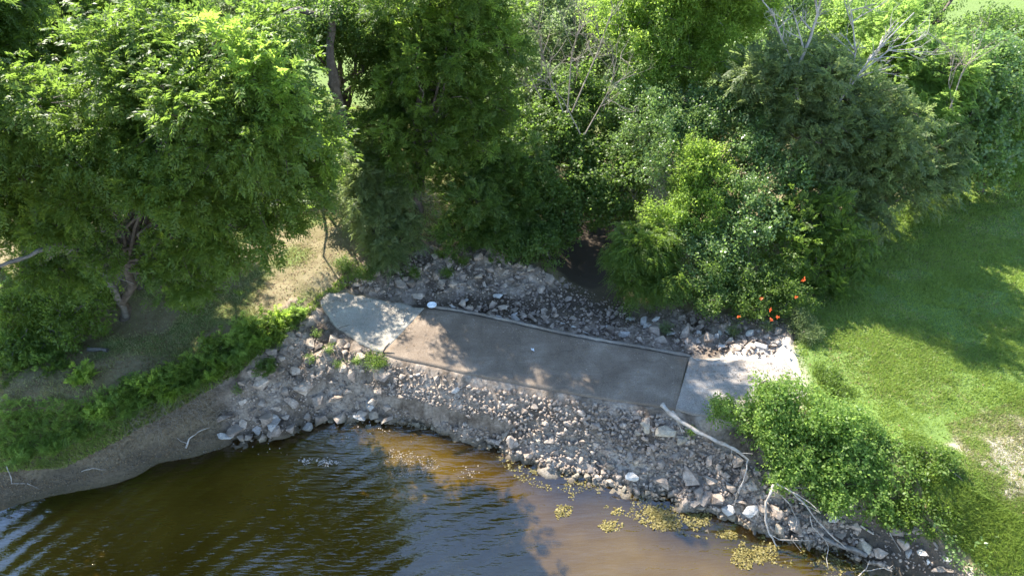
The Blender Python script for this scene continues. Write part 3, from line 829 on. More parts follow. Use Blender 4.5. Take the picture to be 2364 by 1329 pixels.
def foliage(P, D, sp, scale=1.0):
    """sprays of leaves at points P growing along D"""
    s = SPEC[sp]; n = s['n']; N_ = len(P)
    D = unit(D + np.array([0, 0, s['up']]))
    upv = unit(np.array([0, 0, 1.0]) + rng.normal(0, 0.35, (N_, 3)))
    S = unit(np.cross(D, upv)); NR = unit(np.cross(S, D))
    L = s['L'] * scale * rng.uniform(0.65, 1.25, N_)
    if s['kind'] == 'p':
        t = np.linspace(0.12, 1.0, n); sg = np.where(np.arange(n) % 2 == 0, 1.0, -1.0); sg[-1] = 0
        Bp = P[:, None] + D[:, None] * (L[:, None] * t)[..., None]
        Bp[..., 2] -= s['droop'] * L[:, None] * t ** 2
        DD = D[:, None] * 1.0 + np.zeros((1, n, 1)); DD[..., 2] -= 2 * s['droop'] * t * 0.8
        LD = unit(DD) * np.where(sg == 0, 1.0, 0.55)[None, :, None] + S[:, None] * sg[None, :, None] * 0.85
        LD = LD + rng.normal(0, 0.16, LD.shape)
        NN = NR[:, None] + rng.normal(0, 0.28, LD.shape)
        taper = (0.7 + 0.5 * np.sin(t * math.pi * 0.9))
        ll = s['ll'] * scale * taper[None] * rng.uniform(0.8, 1.2, (N_, n)); lw = s['lw'] * scale * taper[None] * rng.uniform(0.8, 1.2, (N_, n))
    else:
        t = rng.random((N_, n))
        Bp = P[:, None] + D[:, None] * (L[:, None] * t)[..., None] + rng.normal(0, s['L'] * 0.42 * scale, (N_, n, 3))
        LD = D[:, None] * 0.7 + rng.normal(0, 0.75, (N_, n, 3)); LD[..., 2] -= s['droop']
        NN = np.array([0, 0, 1.0]) + rng.normal(0, 0.55, (N_, n, 3)) + 0.35 * D[:, None]
        ll = s['ll'] * scale * rng.uniform(0.6, 1.25, (N_, n)); lw = s['lw'] * scale * rng.uniform(0.6, 1.2, (N_, n))
    return leaf_quads(Bp.reshape(-1, 3), LD.reshape(-1, 3), NN.reshape(-1, 3), ll.ravel(), lw.ravel())
CLS = [0.26, 0.36, 0.5, 0.7, 0.95, 1.25]
LIB = {}
def bough_mesh(sp, k, var, lai):
    """one bough of the crown: sprays gathered at twig ends through a round volume, with gaps; shared between boughs"""
    key = (sp, k, var, lai)
    if key in LIB: return LIB[key]
    r = CLS[k]; s_ = SPEC[sp]; seed = 31 * var + 7 * k + sum(map(ord, sp))
    la = s_['ll'] * s_['lw'] * 0.5
    nspray = int(4 * math.pi * r * r * lai / (la * s_['n']))
    per = 5; nt = max(8, int(nspray / per * 3.0))
    d = unit(rng.normal(size=(nt, 3)))
    rad = r * (0.30 + 0.78 * rng.random(nt) ** 0.55)
    rad *= 0.55 + 0.90 * vnoise(d[:, 0] * 2.6 + seed, d[:, 1] * 2.6, d[:, 2] * 2.6, seed)
    Tc = d * rad[:, None] * np.array([1, 1, 0.85])
    nz = fbm(Tc[:, 0] * 2.4 / max(r, .5) + seed, Tc[:, 1] * 2.4 / max(r, .5), Tc[:, 2] * 2.4 / max(r, .5), seed=seed + 5, octv=2)
    o_ = np.argsort(-nz)[:max(6, int(nt / 3.0))]
    Tc, d = Tc[o_], d[o_]
    spread = 0.08 + 0.04 * r
    P = np.repeat(Tc, per, 0) + rng.normal(0, spread, (len(Tc) * per, 3))
    D = np.repeat(d, per, 0) * 0.8 + rng.normal(0, 0.5, (len(Tc) * per, 3))
    V, F = foliage(P, D, sp, 1.0)
    o = mesh_np('crown', V, F, M_BARK)
    me = o.data; bpy.data.objects.remove(o)
    LIB[key] = (me, Tc)
    return LIB[key]
def plant(name, label, cat, base, lobes, sp, mat, group=None, dens=7.0, gap=0.44, trunk=0.11, bark=None, scale=1.0, stems=1, limb=True, lean=0.5, lai=None, shoots=None):
    """tree or shrub: trunk(s), a limb into each bough, twigs, boughs of leaf sprays. base = photo pixel of its foot (or xyz)"""
    b = g1(*base) if len(base) == 2 else np.array(base, float)
    b = b - np.array([0, 0, 0.05])
    root = empty(name, b, label, cat, group)
    bark = bark or M_BARK
    lai = lai or LAI.get(sp, 2.2)
    L = [(aty(u, v, Y), r) for u, v, Y, r in lobes]
    sat = []; par = []
    for c_, r0_ in L:                    # outer shoots that break the outline of each bough
        if r0_ < 0.3: continue
        for q in range(2 if r0_ < 0.9 else 3):
            d_ = rng.normal(size=3); d_[2] = abs(d_[2]) * 0.8 + 0.1; d_ /= np.linalg.norm(d_)
            par.append(c_)
            sat.append((c_ + d_ * r0_ * rng.uniform(.85, 1.1), r0_ * rng.uniform(.32, .48)))
    sh = [(aty(u, v, Y), r) for u, v, Y, r in (shoots[1] if shoots else [])]
    nmain = len(L); L = L + sat; nold = len(L); L = L + sh
    cen = np.mean([q[0] for q in L[:nmain]], axis=0)
    tk = Acc()
    H = max(0.3, (cen[2] - b[2]))
    forks = []
    for s in range(stems):
        off = rng.normal(0, 0.12 * (stems > 1), 3); off[2] = 0
        tgt = b + (cen - b) * lean; tgt[2] = b[2] + H * 0.62
        if stems > 1:
            tgt[:2] += rng.normal(0, 0.4, 2)
        P = curve(b + off, tgt, 7, 0, 0.18)
        r_ = trunk / (stems ** 0.5)
        V, F = tube(P, np.linspace(r_ * 1.15, r_ * 0.7, 7), 7, 0.15); tk.add(V, F)
        forks.append((P, r_))
    tr = tk.obj('trunk', bark, root, smooth=True); tr.data.validate()
    br = Acc(); tw = Acc()
    for i, (c, r) in enumerate(L):
        P_, r_ = forks[i % len(forks)]
        st = P_[4 + (i % 3)] if i < nmain else par[i - nmain] if i < nold else L[int(np.argmin([np.linalg.norm(q[0] - c) for q in L[:nmain]]))][0]
        mid = curve(st, c, 6, 0.05, 0.25)
        V, F = tube(mid, np.linspace(r_ * (0.45 if i < nmain else 0.2), max(0.008, r_ * 0.10), 6), 5, 0.1)
        if limb and r_ > 0.05 and i < nmain:
            bo = mesh_np('branch', V, F, bark, root, smooth=True); bo.data.validate()
        else:
            br.add(V, F)
        k = int(np.argmin([abs(math.log(q / (r / scale))) for q in CLS]))
        me, tc = bough_mesh(sp, k, int(rng.integers(0, 2)), lai)
        f = r / CLS[k]
        a = rng.uniform(0, 6.28)
        o = bpy.data.objects.new('crown', me); col.objects.link(o); o.parent = root
        o.location = Vector((c - b)); o.scale = (f * rng.uniform(.92, 1.1), f * rng.uniform(.92, 1.1), f * rng.uniform(.9, 1.05))
        o.rotation_euler = (rng.normal(0, .18), rng.normal(0, .18), a)
        o.material_slots[0].link = 'OBJECT'; o.material_slots[0].material = LEAF[shoots[0]] if i >= nold else LEAF[mat] if isinstance(mat, str) else mat
        if i >= nold: o['label'] = 'pale young shoots in a sunlit leaf colour'
        R = np.array(Euler(o.rotation_euler).to_matrix())
        for q in (tc[::9] * f) @ R.T + c:
            V, F = tube(np.stack([c * 0.65 + q * 0.35 + rng.normal(0, .05, 3), q * 0.9 + c * 0.1, q]), [0.014, 0.009, 0.004], 3); tw.add(V, F)
    if br.n:
        o = br.obj('branches', bark, root); o.data.validate(); o['kind'] = 'stuff'
    if tw.n:
        o = tw.obj('twigs', bark, root); o.data.validate(); o['kind'] = 'stuff'
    return root
LAI = {'pinnate': 1.05, 'pistache': 1.1, 'feather': 1.5, 'mimosa': 1.05, 'cascade': 1.9, 'oval': 1.1, 'vine': 1.1, 'fine': 1.6, 'willow': 2.0}

WOOD = 'trees of the wood behind the crossing'
# --- left side
plant('broadleaf_tree', 'big leafy tree on the left with a rounded sunlit crown over the dry grass', 'tree', (285, 735),
  [(480,160,12.9,1.21),(600,190,12.9,1.07),(350,170,13.3,1.12),(660,290,12.6,0.93),(540,300,12.0,1.12),(400,290,12.1,1.16),(265,270,12.7,1.16),(690,400,13.4,0.73),
   (590,430,12.7,0.97),(450,430,12.4,1.07),(310,390,12.6,0.97),(200,440,12.8,0.82),(520,530,12.6,0.73),(640,510,13.2,0.60),(420,560,12.8,0.68),(440,640,13.2,0.63),(705,350,13.6,0.58),(130,300,12.9,0.93),(60,420,12.9,.8),(30,300,13.2,.95),(110,530,12.8,.5),(200,520,12.9,.45),(400,350,14.9,.85),(300,320,15.4,.9),(480,370,14.5,.75),(215,250,16.3,.9),(360,600,13.3,.4),(470,670,13.5,.35),(545,600,13.2,.35),(235,600,12.5,.36),(160,640,12.8,.4),(605,575,13.4,.3),(80,620,12.8,.45),(400,680,13.5,.28)],  # boughs hidden at the back of the crown are added to shade the water
  'pinnate', 'fresh', WOOD, 9.0, 0.43, 0.11, M_BARK, shoots=('yellow', [(500,90,12.3,.3),(560,110,12.3,.32),(620,140,12.2,.32),(660,190,12.0,.3),(700,250,12.2,.28),(715,310,12.6,.26),(580,180,11.8,.3),(640,240,11.8,.28),(740,370,12.9,.22),(380,110,12.8,.26),(280,200,12.6,.26),(270,330,12.4,.22)]))  # yellower shoots along the upper right rim put sunlight into the leaf colour
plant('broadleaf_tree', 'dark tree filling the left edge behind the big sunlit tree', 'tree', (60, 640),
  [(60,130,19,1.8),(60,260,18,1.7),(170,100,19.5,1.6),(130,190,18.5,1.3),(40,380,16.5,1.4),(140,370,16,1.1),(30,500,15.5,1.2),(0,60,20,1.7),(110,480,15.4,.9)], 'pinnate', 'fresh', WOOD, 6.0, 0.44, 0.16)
plant('broadleaf_tree', 'tall green tree along the top left edge of the wood', 'tree', (330, 440),
  [(300,60,23.5,1.7),(400,30,24.5,1.6),(200,20,23.5,1.8),(420,110,24,1.2),(100,10,24,1.8),(300,-40,24.5,1.7)], 'pistache', 'fresh', WOOD, 5.5, 0.44, 0.15)
plant('broadleaf_tree', 'small-leaved tree with open crown in front of the bright far lawn', 'tree', (700, 400),
  [(560,30,24,1.2),(640,60,23.5,1.1),(700,20,23.6,1.1),(620,-30,24,1.3),(700,-60,23.5,1.3),(572,185,18.1,.75),(560,235,17.6,.65),(540,150,18.6,.75)], 'oval', 'olive', WOOD, 4.0, 0.50, 0.13, lai=.8)  # last boughs, unseen behind the sunlit crown, added to shade the left apron
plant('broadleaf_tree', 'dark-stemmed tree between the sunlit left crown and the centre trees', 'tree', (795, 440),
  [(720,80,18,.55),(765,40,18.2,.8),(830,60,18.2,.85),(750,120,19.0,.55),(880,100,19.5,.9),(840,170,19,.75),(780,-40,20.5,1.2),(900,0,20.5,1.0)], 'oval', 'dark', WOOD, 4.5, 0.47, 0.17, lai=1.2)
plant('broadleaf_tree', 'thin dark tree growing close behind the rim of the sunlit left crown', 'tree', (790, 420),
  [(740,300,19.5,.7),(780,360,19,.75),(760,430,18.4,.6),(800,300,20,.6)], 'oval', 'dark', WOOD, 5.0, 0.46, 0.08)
# --- centre
plant('ash_tree', 'tall tree at the centre with pale sunlit shoots near its top', 'tree', (960, 560),
  [(1050,40,18.6,1.1),(960,70,18.8,.8),(1110,110,18.6,1.05),(935,180,18.2,.8),(1020,200,18,1.1),(1110,230,18.2,.95),(890,230,18.3,.6),(880,290,18,.8),(990,310,17.8,1.05),(1090,320,18,.9),(930,370,17.6,.85),(1040,400,17.6,.85),(1120,30,19.3,1.0),(1000,-60,17.8,1.1),(1100,-70,18,1.1),(910,-20,18,.85),(960,130,17.2,.6),(1050,130,17.4,.7)],
  'pistache', 'fresh', WOOD, 8.5, 0.42, 0.13, lai=.85, shoots=('yellow', [(925,50,17.6,.28),(975,60,17.6,.3),(1010,25,17.7,.32),(1060,50,17.4,.34),(1110,20,17.6,.34),(1080,90,17.2,.28),(1150,60,17.6,.26),(1165,105,17.6,.22),
    (925,145,17.2,.26),(955,170,17.0,.28),(985,150,17.1,.22),(900,200,17.0,.28),(880,190,17.2,.2),(940,195,16.9,.22),(900,285,16.8,.2),(885,310,16.7,.2),(970,245,16.8,.18),(1040,150,17.2,.2),(1130,350,16.9,.2)]))
plant('ash_tree', 'slim dark tree whose low shoots hang above the upstream rubble', 'tree', (1090, 560),
  [(1080,450,17.4,.95),(1150,470,17.8,1.0),(1060,530,17.0,.65),(1180,380,18.4,.95),(1140,540,17.2,.7),(1200,460,18,.8),(1215,540,17.3,.6)], 'pistache', 'dark', WOOD, 8.0, 0.38, 0.09)
plant('mesquite_shrub', 'feathery blue-green shrub beside the patch of dappled dry grass', 'shrub', (900, 600),
  [(860,390,17.4,.75),(835,450,17.0,.7),(900,450,17.1,.7),(870,520,16.5,.62),(930,540,16.5,.5),(890,580,16.1,.42)], 'feather', 'blue', None, 9.0, 0.40, 0.06, scale=.85)
plant('vine_thicket', 'tangle of vines and saplings above the dark creek mouth', 'thicket', (1250, 560),
  [(1240,300,20,1.1),(1330,320,20,1.2),(1300,220,21,1.0),(1400,270,20.8,1.0),(1290,400,18.8,1.1),(1400,390,19,1.1),(1250,480,18.0,.85),(1340,470,18.2,.95),(1400,480,18,.8),(1290,530,17.5,.6),(1440,440,18,.7)],
  'vine', 'dark', None, 7.0, 0.40, 0.07, stems=3, scale=.8)
plant('vine_thicket', 'brown-green thicket of climbing stems in the middle of the wood', 'thicket', (1230, 380),
  [(1190,160,22.5,1.1),(1230,90,23.5,1.1),(1180,250,21.5,.8),(1260,30,25,1.3)], 'vine', 'olive', None, 5.0, 0.47, 0.06, stems=3, scale=.8)
plant('grape_vine', 'low leafy bush leaning over the left side of the creek mouth', 'shrub', (1270, 610),
  [(1250,570,16.6,.55),(1210,560,16.8,.5),(1270,545,17.0,.4),(1180,575,16.5,.35)], 'vine', 'dark', None, 9.0, 0.36, 0.04, scale=.65)
# --- right of the creek
plant('elm_tree', 'tall vine-draped tree with yellow-green leaves at the top centre', 'tree', (1590, 420),
  [(1480,60,21.1,1.07),(1580,50,21.1,1.17),(1660,120,20.5,1.02),(1500,150,20.7,0.92),(1600,160,20.3,0.92),(1430,30,21.9,0.97),(1670,30,21.3,1.12),(1530,-30,21.5,1.22),(1600,-90,21.3,1.22),(1690,-70,21.1,1.22),(1750,-10,21.3,0.92)], 'oval', 'yellow', WOOD, 6.5, 0.45, 0.15, M_BARKG)
plant('elm_tree', 'glossy-leaved tree standing just below the vine-draped one', 'tree', (1610, 470),
  [(1490,230,20.2,.95),(1560,290,19,1.0),(1640,270,19.2,1.05),(1710,320,18.4,1.0),(1560,380,17.8,.9),(1480,320,19.2,.85),(1740,240,19.4,.9)], 'oval', 'glossy', WOOD, 7.5, 0.44, 0.12, M_BARKG)
plant('sapling', 'bright yellow-green sapling standing out in front of the dark wood', 'sapling', (1620, 600),
  [(1610,385,16.9,.55),(1640,430,16.7,.6),(1590,450,16.6,.5),(1620,500,16.2,.6),(1570,500,16.1,.45),(1515,490,16.2,.4),(1600,350,17.1,.35)], 'oval', 'yellow', None, 12.0, 0.38, 0.05, scale=.85)
plant('weeping_shrub', 'cascading feathery shrub arching over the creek bed', 'shrub', (1500, 650),
  [(1465,560,15.6,.55),(1440,605,15.3,.36),(1480,600,15.2,.6),(1462,655,14.8,.36),(1520,650,14.8,.5),(1510,560,15.7,.5),(1530,600,15.2,.4)], 'cascade', 'fresh', None, 11.0, 0.38, 0.05, scale=.8)
plant('dogwood_shrub', 'dark glossy shrub rising behind the cascading one', 'shrub', (1690, 620),
  [(1580,560,15.8,.6),(1680,560,15.6,.75),(1740,500,16.0,.8),(1700,430,16.8,.85),(1640,620,15.0,.6),(1790,420,16.9,.8)], 'oval', 'glossy', None, 9.5, 0.40, 0.07)
plant('dogwood_shrub', 'wide dark bush whose skirt hides the edge of the rubble', 'shrub', (1720, 690),
  [(1580,660,14.5,.45),(1660,660,14.5,.55),(1740,630,14.8,.65),(1720,690,14.1,.42),(1630,700,14.0,.32),(1800,650,14.5,.5)], 'oval', 'dark', None, 12.0, 0.36, 0.06, scale=.85)
plant('tree_of_heaven', 'long-leaved bush at the right corner of the wood next to the lawn', 'shrub', (1880, 680),
  [(1830,560,15.5,.75),(1900,520,15.9,.7),(1940,560,15.6,.55),(1870,620,15.0,.6),(1950,620,15.2,.45),(1850,470,16.5,.75),(1920,660,14.7,.35)], 'mimosa', 'fresh', None, 8.5, 0.40, 0.06, scale=.75)
plant('mimosa_tree', 'wide bluish feathery tree spreading over the middle right of the wood', 'tree', (1860, 480),
  [(1770,190,18.8,1.05),(1850,220,18.5,1.1),(1940,230,18.5,1.0),(2010,290,18.2,1.0),(1840,320,17.8,.95),(1930,340,17.8,.95),(2040,370,17.8,.85)], 'mimosa', 'blue', WOOD, 7.5, 0.42, 0.10)
plant('mimosa_tree', 'low olive feathery tree bending toward the lawn', 'tree', (2050, 520),
  [(1900,430,17.2,.85),(1990,430,17.3,.9),(2080,420,17.8,.85),(2150,370,18.5,.8),(2150,430,18.2,.65),(2030,480,16.9,.6),(1960,490,16.7,.55)], 'mimosa', 'olive', WOOD, 8.0, 0.42, 0.09)
plant('mimosa_tree', 'pale feathery tree glowing in the sun at the upper right', 'tree', (2130, 380),
  [(2060,110,21,1.0),(2130,150,20.6,1.1),(2050,190,20.2,.95),(2130,240,20,1.0),(2090,300,19.4,.9),(2190,190,20.4,.8)], 'mimosa', 'bright', WOOD, 8.0, 0.42, 0.11)
plant('vine_covered_tree', 'tree smothered by big-leaved vine at the lawn corner', 'tree', (2260, 440),
  [(2290,150,21,.95),(2240,220,20.6,1.0),(2300,220,20.8,.8),(2250,310,20,1.0),(2270,380,19.6,.85),(2210,380,19.4,.7),(2230,290,20,.8)], 'vine', 'glossy', WOOD, 8.0, 0.40, 0.14)
plant('lawn_shrub', 'light green shrub on the lawn at the right edge of the view', 'shrub', (2350, 430),
  [(2340,300,21,.9),(2370,350,20.6,.9),(2330,390,20.0,.6),(2380,270,21.5,.9)], 'fine', 'bright', None, 9.0, 0.42, 0.07)
# --- background row
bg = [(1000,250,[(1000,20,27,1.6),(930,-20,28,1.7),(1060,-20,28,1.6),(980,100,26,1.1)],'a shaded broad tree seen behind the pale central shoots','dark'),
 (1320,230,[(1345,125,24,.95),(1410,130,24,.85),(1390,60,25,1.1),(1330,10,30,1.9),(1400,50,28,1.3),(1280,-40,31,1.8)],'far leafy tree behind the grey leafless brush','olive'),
 (1760,190,[(1750,60,26,1.4),(1800,130,24,1.1),(1740,-20,28,1.7),(1830,20,27,1.4),(1800,-125,19.8,1.2),(1720,-130,19.8,1.1)],'leafy tree behind the pale forked dead stem','glossy'),  # its boughs far above the view are added to shade the lawn
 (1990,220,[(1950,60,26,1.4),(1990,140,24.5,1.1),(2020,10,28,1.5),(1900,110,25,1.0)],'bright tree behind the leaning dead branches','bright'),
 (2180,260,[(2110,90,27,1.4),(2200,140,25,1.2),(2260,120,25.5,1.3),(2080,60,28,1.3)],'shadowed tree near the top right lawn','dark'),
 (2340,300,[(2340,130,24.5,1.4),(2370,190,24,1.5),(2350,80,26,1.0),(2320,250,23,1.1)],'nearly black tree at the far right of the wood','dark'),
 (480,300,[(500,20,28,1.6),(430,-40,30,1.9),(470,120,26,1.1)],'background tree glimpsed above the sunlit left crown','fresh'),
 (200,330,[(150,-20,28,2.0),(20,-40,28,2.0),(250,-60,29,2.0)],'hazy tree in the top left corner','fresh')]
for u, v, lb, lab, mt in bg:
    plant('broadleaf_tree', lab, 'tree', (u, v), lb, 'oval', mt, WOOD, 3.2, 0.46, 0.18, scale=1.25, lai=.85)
# --- shrubs along the lower right bank
BANK = 'shrubs along the lower right bank'
plant('bank_shrub', 'leafy shrub behind the upper half of the fallen log', 'shrub', (1770, 1010),
  [(1665,945,10.5,0.31),(1730,955,10.3,0.38),(1790,930,10.3,0.45),(1750,1000,10.0,0.31),(1800,990,9.9,0.45),(1770,895,10.7,0.23)], 'oval', 'bright', BANK, 17, 0.36, 0.04, scale=1.0, lai=1.25)
plant('bank_shrub', 'tallest dense shrub where the lawn meets the dusty apron', 'shrub', (1870, 1040),
  [(1850,950,10.2,0.52),(1910,970,10.0,0.49),(1830,1050,9.5,0.49),(1900,1050,9.5,0.54),(1960,1000,9.8,0.45),(1800,1090,9.2,0.36)], 'oval', 'bright', BANK, 17, 0.36, 0.04, scale=1.0, lai=1.25)
plant('bank_shrub', 'dark middle shrub above the grey rocks of the bank', 'shrub', (1990, 1120),
  [(1980,1070,9.3,0.49),(2040,1050,9.4,0.45),(1930,1120,8.9,0.45),(2010,1140,8.8,0.45),(2080,1100,9.0,0.45),(1900,1140,8.8,0.31)], 'oval', 'bright', BANK, 17, 0.36, 0.04, scale=1.0, lai=1.25)
plant('bank_shrub', 'shrub with pale young tips over the cobble pile', 'shrub', (2120, 1200),
  [(2120,1130,8.8,0.45),(2170,1110,8.9,0.38),(2110,1190,8.3,0.41),(2180,1180,8.4,0.45),(2060,1180,8.5,0.32),(2230,1150,8.6,0.39)], 'oval', 'fresh', BANK, 17, 0.37, 0.04, scale=1.0, lai=1.25)
plant('bank_shrub', 'shrub at the bare patch of the lawn near the right edge', 'shrub', (2250, 1250),
  [(2220,1220,8.1,0.43),(2280,1200,8.2,0.41),(2190,1260,7.8,0.36),(2260,1280,7.6,0.39),(2310,1170,8.3,0.27)], 'oval', 'glossy', BANK, 17, 0.37, 0.04, scale=1.0, lai=1.25)
plant('bank_shrub', 'feathery bright shrub in the bottom right corner', 'shrub', (2350, 1310),
  [(2330,1270,7.7,0.41),(2370,1220,8.0,0.41),(2340,1330,7.3,0.43),(2290,1320,7.4,0.32)], 'willow', 'bright', BANK, 19, 0.34, 0.03, scale=.7)
plant('bank_shrub', 'last shrub of the bank hedge, rooted in the pale soil under the lawn', 'shrub', (2300, 1230),
  [(2150,1060,9.0,0.32),(2250,1110,8.7,0.34),(2300,1150,8.4,0.37),(2200,1200,8.2,0.39),(2310,1230,7.9,0.43),(2260,1180,8.3,0.38),(2364,1170,8.2,0.38)], 'oval', 'fresh', BANK, 17, 0.37, 0.04, scale=1.0, lai=1.25)
plant('broadleaf_tree', 'tall tree standing on the left bank at the edge of the view', 'tree', (-13.8, 11.6, 0.3),
  [(-700,200,12,1.5),(-850,150,12,1.6),(-800,0,12.3,1.6),(-650,-50,12.5,1.6),(-475,250,13.9,1.3),(-390,360,13.2,1.1),(-420,330,11.6,1.5),(-330,180,12.2,1.4),(-500,200,11.4,1.6),(-400,40,12.0,1.5),(-560,380,11.0,1.4),(-620,120,11.4,1.5),(-300,20,13.2,1.3),(-480,-80,12.0,1.5)], 'pinnate', 'fresh', WOOD, 6.0, 0.44, 0.16)
plant('broadleaf_tree', 'big tree just outside the left edge, shading the bank and the pond', 'tree', (-14.5, 15.5, 0.4),
  [(-60,150,15.6,1.25),(-200,200,15.4,1.3),(-130,60,16.3,1.4),(-260,80,16.0,1.4),(-110,280,15.0,1.0),(-60,20,16.8,1.2),(-180,-40,16.5,1.4),(-40,-60,16.5,1.2)], 'pinnate', 'fresh', WOOD, 6.0, 0.44, 0.16)
# --- left edge bushes above the mud
EDGE = 'bushes above the muddy left bank'
plant('edge_bush', 'bush with sunlit oval leaves under the dead limb at the left', 'shrub', (150, 790),
  [(60,730,13.0,.6),(140,720,13.0,.55),(210,690,13.2,.45),(120,790,12.5,.5),(40,800,12.3,.5),(190,760,12.6,.4)], 'oval', 'fresh', EDGE, 10, 0.43, 0.05, M_BARKG)
plant('edge_bush', 'bush drooping over the mud at the left edge of the view', 'shrub', (60, 960),
  [(30,880,11.6,.5),(100,900,11.5,.45),(50,960,11.0,.45),(120,970,10.9,.38),(20,1020,10.5,.36),(150,860,11.9,.35)], 'pistache', 'fresh', EDGE, 12, 0.40, 0.04, scale=.75)
plant('edge_bush', 'low bush spilling down the bank beside the mud slope', 'shrub', (200, 960),
  [(190,950,11.1,.34),(230,920,11.3,.3),(160,1000,10.8,.28),(100,1030,10.5,.26)], 'pistache', 'fresh', EDGE, 14, 0.38, 0.03, scale=.7)
plant('edge_bush', 'leafy bush hanging over the top of the left mud slope', 'shrub', (120, 1010),
  [(40,960,11.0,.35),(95,1000,10.7,.32),(165,985,10.9,.3),(230,975,11.1,.28),(20,1030,10.4,.3),(290,945,11.4,.26)], 'oval', 'fresh', EDGE, 14, 0.38, 0.03, scale=.8, lai=1.6)
plant('edge_bush', 'tangled bush behind the leaf-strewn ground at the far left', 'shrub', (40, 850),
  [(20,800,12.4,.45),(60,840,12.0,.4),(130,850,12.0,.32),(10,700,13.4,.5)], 'pistache', 'bright', EDGE, 14, 0.38, 0.03, scale=.8)
plant('trumpet_vine', 'low vine with orange blossoms at the corner of the lawn', 'vine', (1800, 720),
  [(1770,690,14.0,.32),(1830,680,14.0,.32),(1800,710,13.8,.25),(1740,715,13.7,.22),(1860,700,13.8,.22)], 'oval', 'fresh', None, 16, 0.36, 0.02, scale=.7)
plant('weedy_bush', 'pale brownish weedy bush on the lawn corner below the orange blossoms', 'shrub', (1850, 790),
  [(1845,740,13.5,.25),(1860,770,13.1,.24),(1835,720,13.7,.18)], 'fine', 'olive', None, 16, 0.40, 0.015, scale=.6)
# weeds, one after another along the edges
def weed(name, label, u, v, r, h, sp, mat, group=None, n=24, scale=.6, spread=1.0, lean=(0, 0)):
    b = g1(u, v); root = empty(name, b, label, 'weed', group)
    st = Acc(); lf = Acc()
    k = max(3, int(n / 5))
    for i in range(k):
        a = rng.uniform(0, 6.28); q = r * math.sqrt(rng.random())
        p0 = b + np.array([math.cos(a) * q * .4, math.sin(a) * q * .4, 0])
        p1 = b + np.array([math.cos(a) * q * spread + lean[0], math.sin(a) * q * spread + lean[1], h * rng.uniform(.6, 1.1)])
        V, F = tube(curve(p0, p1, 5, 0, .2), np.linspace(.008, .003, 5), 3); st.add(V, F)
        t = rng.uniform(.25, 1, 6)[:, None]
        P = p0 * (1 - t) + p1 * t
        V, F = foliage(P, rng.normal(0, .8, (6, 3)) + np.array([0, 0, .5]) + (p1 - p0) * 0.8, sp, scale); lf.add(V, F)
    o = st.obj('stem', M_TWIG if mat == 'olive' else LEAF['dark'], root); o.data.validate()
    lf.obj('foliage', LEAF[mat], root)
    return root
RW = 'weeds along the top of the left bank'
ws = [(690,735,.25,.35),(655,755,.28,.4),(615,765,.32,.45),(580,775,.3,.5),(550,800,.32,.5),(600,800,.3,.3),(510,815,.35,.5),(545,840,.3,.35),(470,850,.35,.45),(500,870,.3,.35),(430,870,.35,.45),(390,885,.32,.4),
      (440,900,.28,.3),(350,905,.32,.45),(310,915,.3,.4),(270,935,.3,.4),(330,940,.25,.3),(240,960,.28,.35),(640,790,.25,.25),(570,830,.25,.3),(300,960,.22,.25),(400,915,.25,.3),(180,1010,.25,.3),(130,1040,.25,.25),(60,1060,.3,.3),(200,880,.3,.3)]
wl = ['topmost weed of the left bank band, next to the crossing corner', 'second weed down from the crossing corner', 'short weed third down from the crossing corner', 'tall weed at the edge of the leaf-strewn ground', 'tall lighter weed left of the dark spiky tuft',
 'dark low weed just above the riprap slope', 'tall leafy weed where the band turns away from the riprap', 'low weed under the tall leafy one at the turn', 'wide weed on the brow above the dry stems', 'weed rooted directly above the corner stones', 'broad-leaved weed on the brow left of the wide one',
 'weed with long leaflets right of the fern-like seedling', 'short dark weed hanging toward the dry stems', 'weed touching the right side of the fern-like seedling', 'weed touching the left side of the fern-like seedling', 'weed left of the seedling at the top of the mud slope', 'low weed just below the fern-like seedling',
 'dark weed beside the low bush spilling down the bank', 'small weed close to the upper edge of the riprap', 'small weed between the spiky tuft and the band', 'little weed lowest on the brow above the mud', 'little fern-leaved weed over the dry stems', 'weed under the low spilling bush', 'dark weed low on the mud slope under the bushes', 'weed lowest at the left edge near the hooked stick', 'weed on the shaded ground behind the low spilling bush']
for i, (u, v, r, h) in enumerate(ws):
    weed('weed', wl[i], u, v, r, h * 1.3, ('willow', 'pistache', 'pinnate', 'willow')[i % 4], ('bright', 'yellow', 'fresh', 'bright')[i % 4], RW, 130, .62, 1.1, (0.02, -.1))
weed('seedling', 'bright fern-like seedling on the bank above the mud', 325, 905, .22, .45, 'pinnate', 'bright', None, 60, .9)
weed('spreading_weed', 'flat green creeper patch at the foot of the stick by the crossing', 868, 835, .34, .10, 'fine', 'fresh', None, 160, .7, 1.0)
weed('grey_tuft', 'dark green spiky tuft under the arching dry stems on the riprap', 615, 862, .3, .28, 'willow', 'dark', None, 90, .7)
for u, v, lab in [(765,812,'small round weed between stones beside the crossing corner'),(825,838,'thin weed in a joint of the left riprap'),(735,775,'weed sprig near the reddish grass at the crossing'),
                  (720,835,'yellowish weed stalk leaning on the left riprap'),(550,905,'spindly weed near the corner stones of the riprap'),(785,850,'tiny weed right of the yellowish stalk')]:
    weed('weed', lab, u, v, .13, .2, 'fine', 'bright', None, 25, .6)
for u, v, lab in [(1072,610,'yellowish weed on the upstream rubble'),(1020,595,'bushy weed at the top of the upstream rubble'),(1035,640,'dark weed in the middle of the upstream rubble'),(955,640,'weed patch left of centre on the upstream rubble'),(1540,770,'thin weed on the rubble right of the crossing'),
                  (1690,772,'weed strand near the dusty apron'),(1770,760,'weed strand by the rocks at the lawn corner')]:
    weed('weed', lab, u, v, .2, .25, 'fine', 'olive' if u > 1100 else 'fresh', None, 50, .7)
